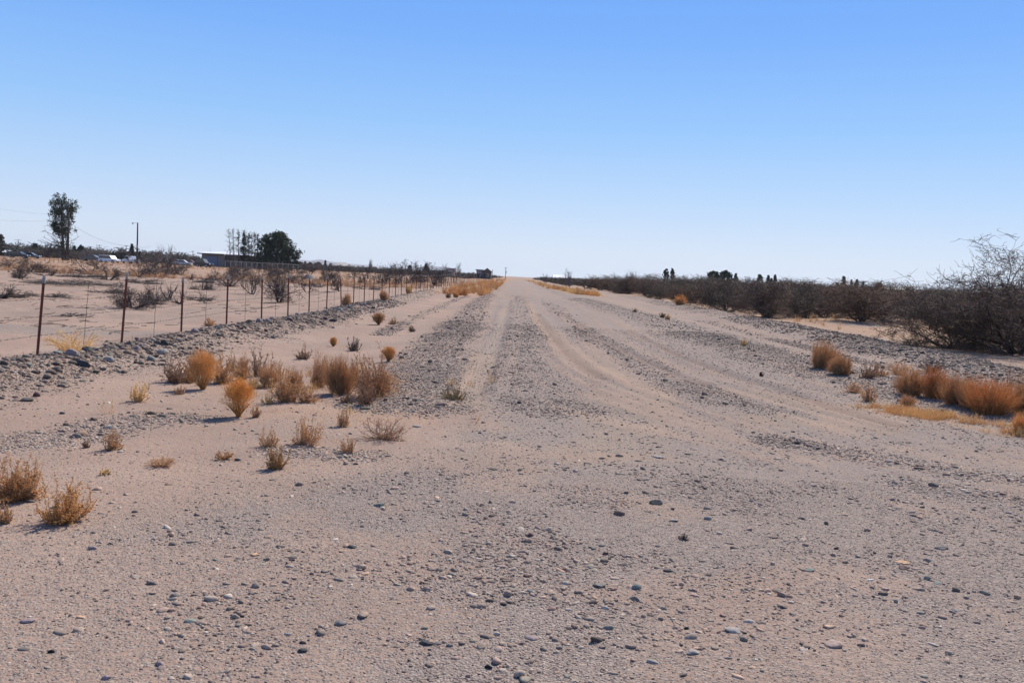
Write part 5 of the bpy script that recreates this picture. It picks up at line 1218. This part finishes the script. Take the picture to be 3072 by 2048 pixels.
def mast(px, pytop, Y, label):
    loc = base_at(px, Y); H = hgt(px, pytop, Y); root = empty('antenna_mast', loc, label, 'antenna mast'); S = []
    for k in range(12):
        z0, z1 = H * k / 12, H * (k + 1) / 12
        for a in range(3):
            t = 2.094 * a; u = 2.094 * (a + 1); q = .28
            S.append((q * math.cos(t), q * math.sin(t), z0, q * math.cos(t), q * math.sin(t), z1, .035, .035)); S.append((q * math.cos(t), q * math.sin(t), z0, q * math.cos(u), q * math.sin(u), z1, .02, .02))
    V, F = tubes(S, 4); build('lattice', V, F, M['galv'], root); Soup().cyl((0, 0, H), (0, 0, H + .8), .03).out('antenna_tip', M['galv'], root)
mast(2670, 842, 395, 'slender lattice antenna mast over the flat white building')
def wire(a, b, sag, label, r=.02):
    S = []; p = None
    for k in range(25):
        t = k / 24; q = Vector(a).lerp(Vector(b), t); q.z -= sag * 4 * t * (1 - t)
        if p: S.append((*p, *q, r, r))
        p = q
    V, F = tubes(S, 4); V = V - np.array(a); o = build('overhead_wire', V, F, M['wire']); o.location = a
    tag(o, label, 'wire')
def top(p, f): return (p[0][0], p[0][1], p[0][2] + p[1] * f)
wire(top(p1, .81), top(p2, .44), 1.5, 'thin wire sagging from the tall pole to the lamp pole')
wire(top(p2, .44), (AT(450, 208), 208, UP(450, 738, 208)), .3, 'short wire running right from the lamp pole')
wire((AT(-60, 215), 215, UP(-60, 617, 215)), top(p1, .93), .3, 'faint upper wire coming in from the left to the tall pole', .012)
wire((AT(-60, 215), 215, UP(-60, 657, 215)), top(p1, .83), .3, 'faint lower wire coming in from the left to the tall pole', .012)
wire((AT(520, 382), 382, UP(520, 758, 382)), top(p6, .95), .3, 'distant wire reaching the pole left of the shed')

# chain-link fence before the shed and the small field fences
def link_fence(px0, px1, Y0, Y1, h, n, label, rail=True, mat='galv'):
    a = Vector((AT(px0, Y0), Y0, 0)); b = Vector((AT(px1, Y1), Y1, 0)); a.z = hz(a.x, a.y)
    root = empty('chain_link_fence' if rail else 'field_fence', a, label, 'fence')
    pts = [a.lerp(b, k / (n - 1)) for k in range(n)]
    for p in pts:
        z = hz(p.x, p.y) - a.z; q = p - a
        Soup().cyl((q.x, q.y, z - .2), (q.x, q.y, z + h), .04 if rail else .035, k=6).out('post', M[mat], root)
    S = []
    for z0 in ([h * .98] if rail else [h * .4, h * .7, h * .95]):
        for p, q in zip(pts[:-1], pts[1:]): S.append((*(p - a)[:2], hz(p.x, p.y) - a.z + z0, *(q - a)[:2], hz(q.x, q.y) - a.z + z0, .03 if rail else .012, .03 if rail else .012))
    V, F = tubes(S, 4); build('top_rail' if rail else 'field_wire', V, F, M[mat], root)
    if rail:
        S = []
        for p, q in zip(pts[:-1], pts[1:]):
            d = q - p; m = int(d.length / .45)
            for k in range(m):
                u = p + d * (k / m) - a; v = p + d * ((k + 1) / m) - a; z = hz(p.x, p.y) - a.z
                for j in range(4): S.append((u.x, u.y, z + h * j / 4, v.x, v.y, z + h * (j + 1) / 4, .004, .004)); S.append((u.x, u.y, z + h * (j + 1) / 4, v.x, v.y, z + h * j / 4, .004, .004))
        V, F = tubes(S, 3); build('mesh', V, F, M[mat], root)
link_fence(676, 895, 205, 212, 1.7, 15, 'chain-link fence with a top rail in front of the shed and junipers')
link_fence(135, 228, 168, 172, 1.5, 8, 'thin dark field fence in tall grass below the tall ragged tree', False, 'pole')
link_fence(1372, 1290, 150, 205, 1.3, 14, 'pale field fence crossing behind the orange roadside grass', False, 'pole')

def mound(px, Y, w, h, label, col):
    x, y, z = base_at(px, Y); V, F = ICO3; V = V[:, :]; r = np.random.default_rng(8)
    k = V[:, 2] > -.15; n = fbm(V[:, 0] * 2 + 5, V[:, 1] * 2, 3, 4)
    U = V.copy(); q = np.clip(np.hypot(V[:, 0], V[:, 1]), 0, 1); U[:, 2] = np.where(V[:, 2] > 0, (.5 + .5 * np.cos(q * math.pi)) * (.7 + .6 * n), -.1)
    o = build('gravel_mound', U * np.array([w / 2, w / 2, h]), F, M['stone'], smooth=False, C=np.tile(np.array(col), (len(U), 1))); o.location = (x, y, z - .05); tag(o, label, 'mound')
mound(927, 112, 54 * 112 / FPX, .8, 'grey gravel mound on the field right of the dark juniper', (.19, .165, .15))
def hills():
    pts = [(860, 796), (880, 782), (905, 777), (930, 780), (960, 776), (990, 782), (1020, 786), (1060, 790), (1100, 793), (1140, 800), (1180, 806)]
    D = 8200; V = []; n = len(pts)
    for px, py in pts:
        x = AT(px, D, py); z = max(2, UP(px, py + 2, D)); V += [(x, D - 500, -.5), (x, D, z), (x, D + 500, -.5)]
    F = [];
    for i in range(n - 1):
        a = 3 * i; F += [(a, a + 3, a + 4, a + 1), (a + 1, a + 4, a + 5, a + 2)]
    tag(build('hills', np.array(V), F, M['hill'], smooth=True), kind='structure')
hills()
hm = bpy.data.materials.new('haze_air'); hm.use_nodes = True; hn = hm.node_tree; hn.nodes.clear()
ho = hn.nodes.new('ShaderNodeOutputMaterial'); hv = hn.nodes.new('ShaderNodeVolumePrincipled')
hv.inputs['Color'].default_value = (.80, .88, 1.0, 1); hv.inputs['Density'].default_value = .00006; hv.inputs['Anisotropy'].default_value = .2
hn.links.new(hv.outputs[0], ho.inputs['Volume'])
hb = Soup().box(-9100, 9100, -60, 9100, -1.6, 90).out('haze', hm); hb['kind'] = 'stuff'
print('objects', len(bpy.data.objects))
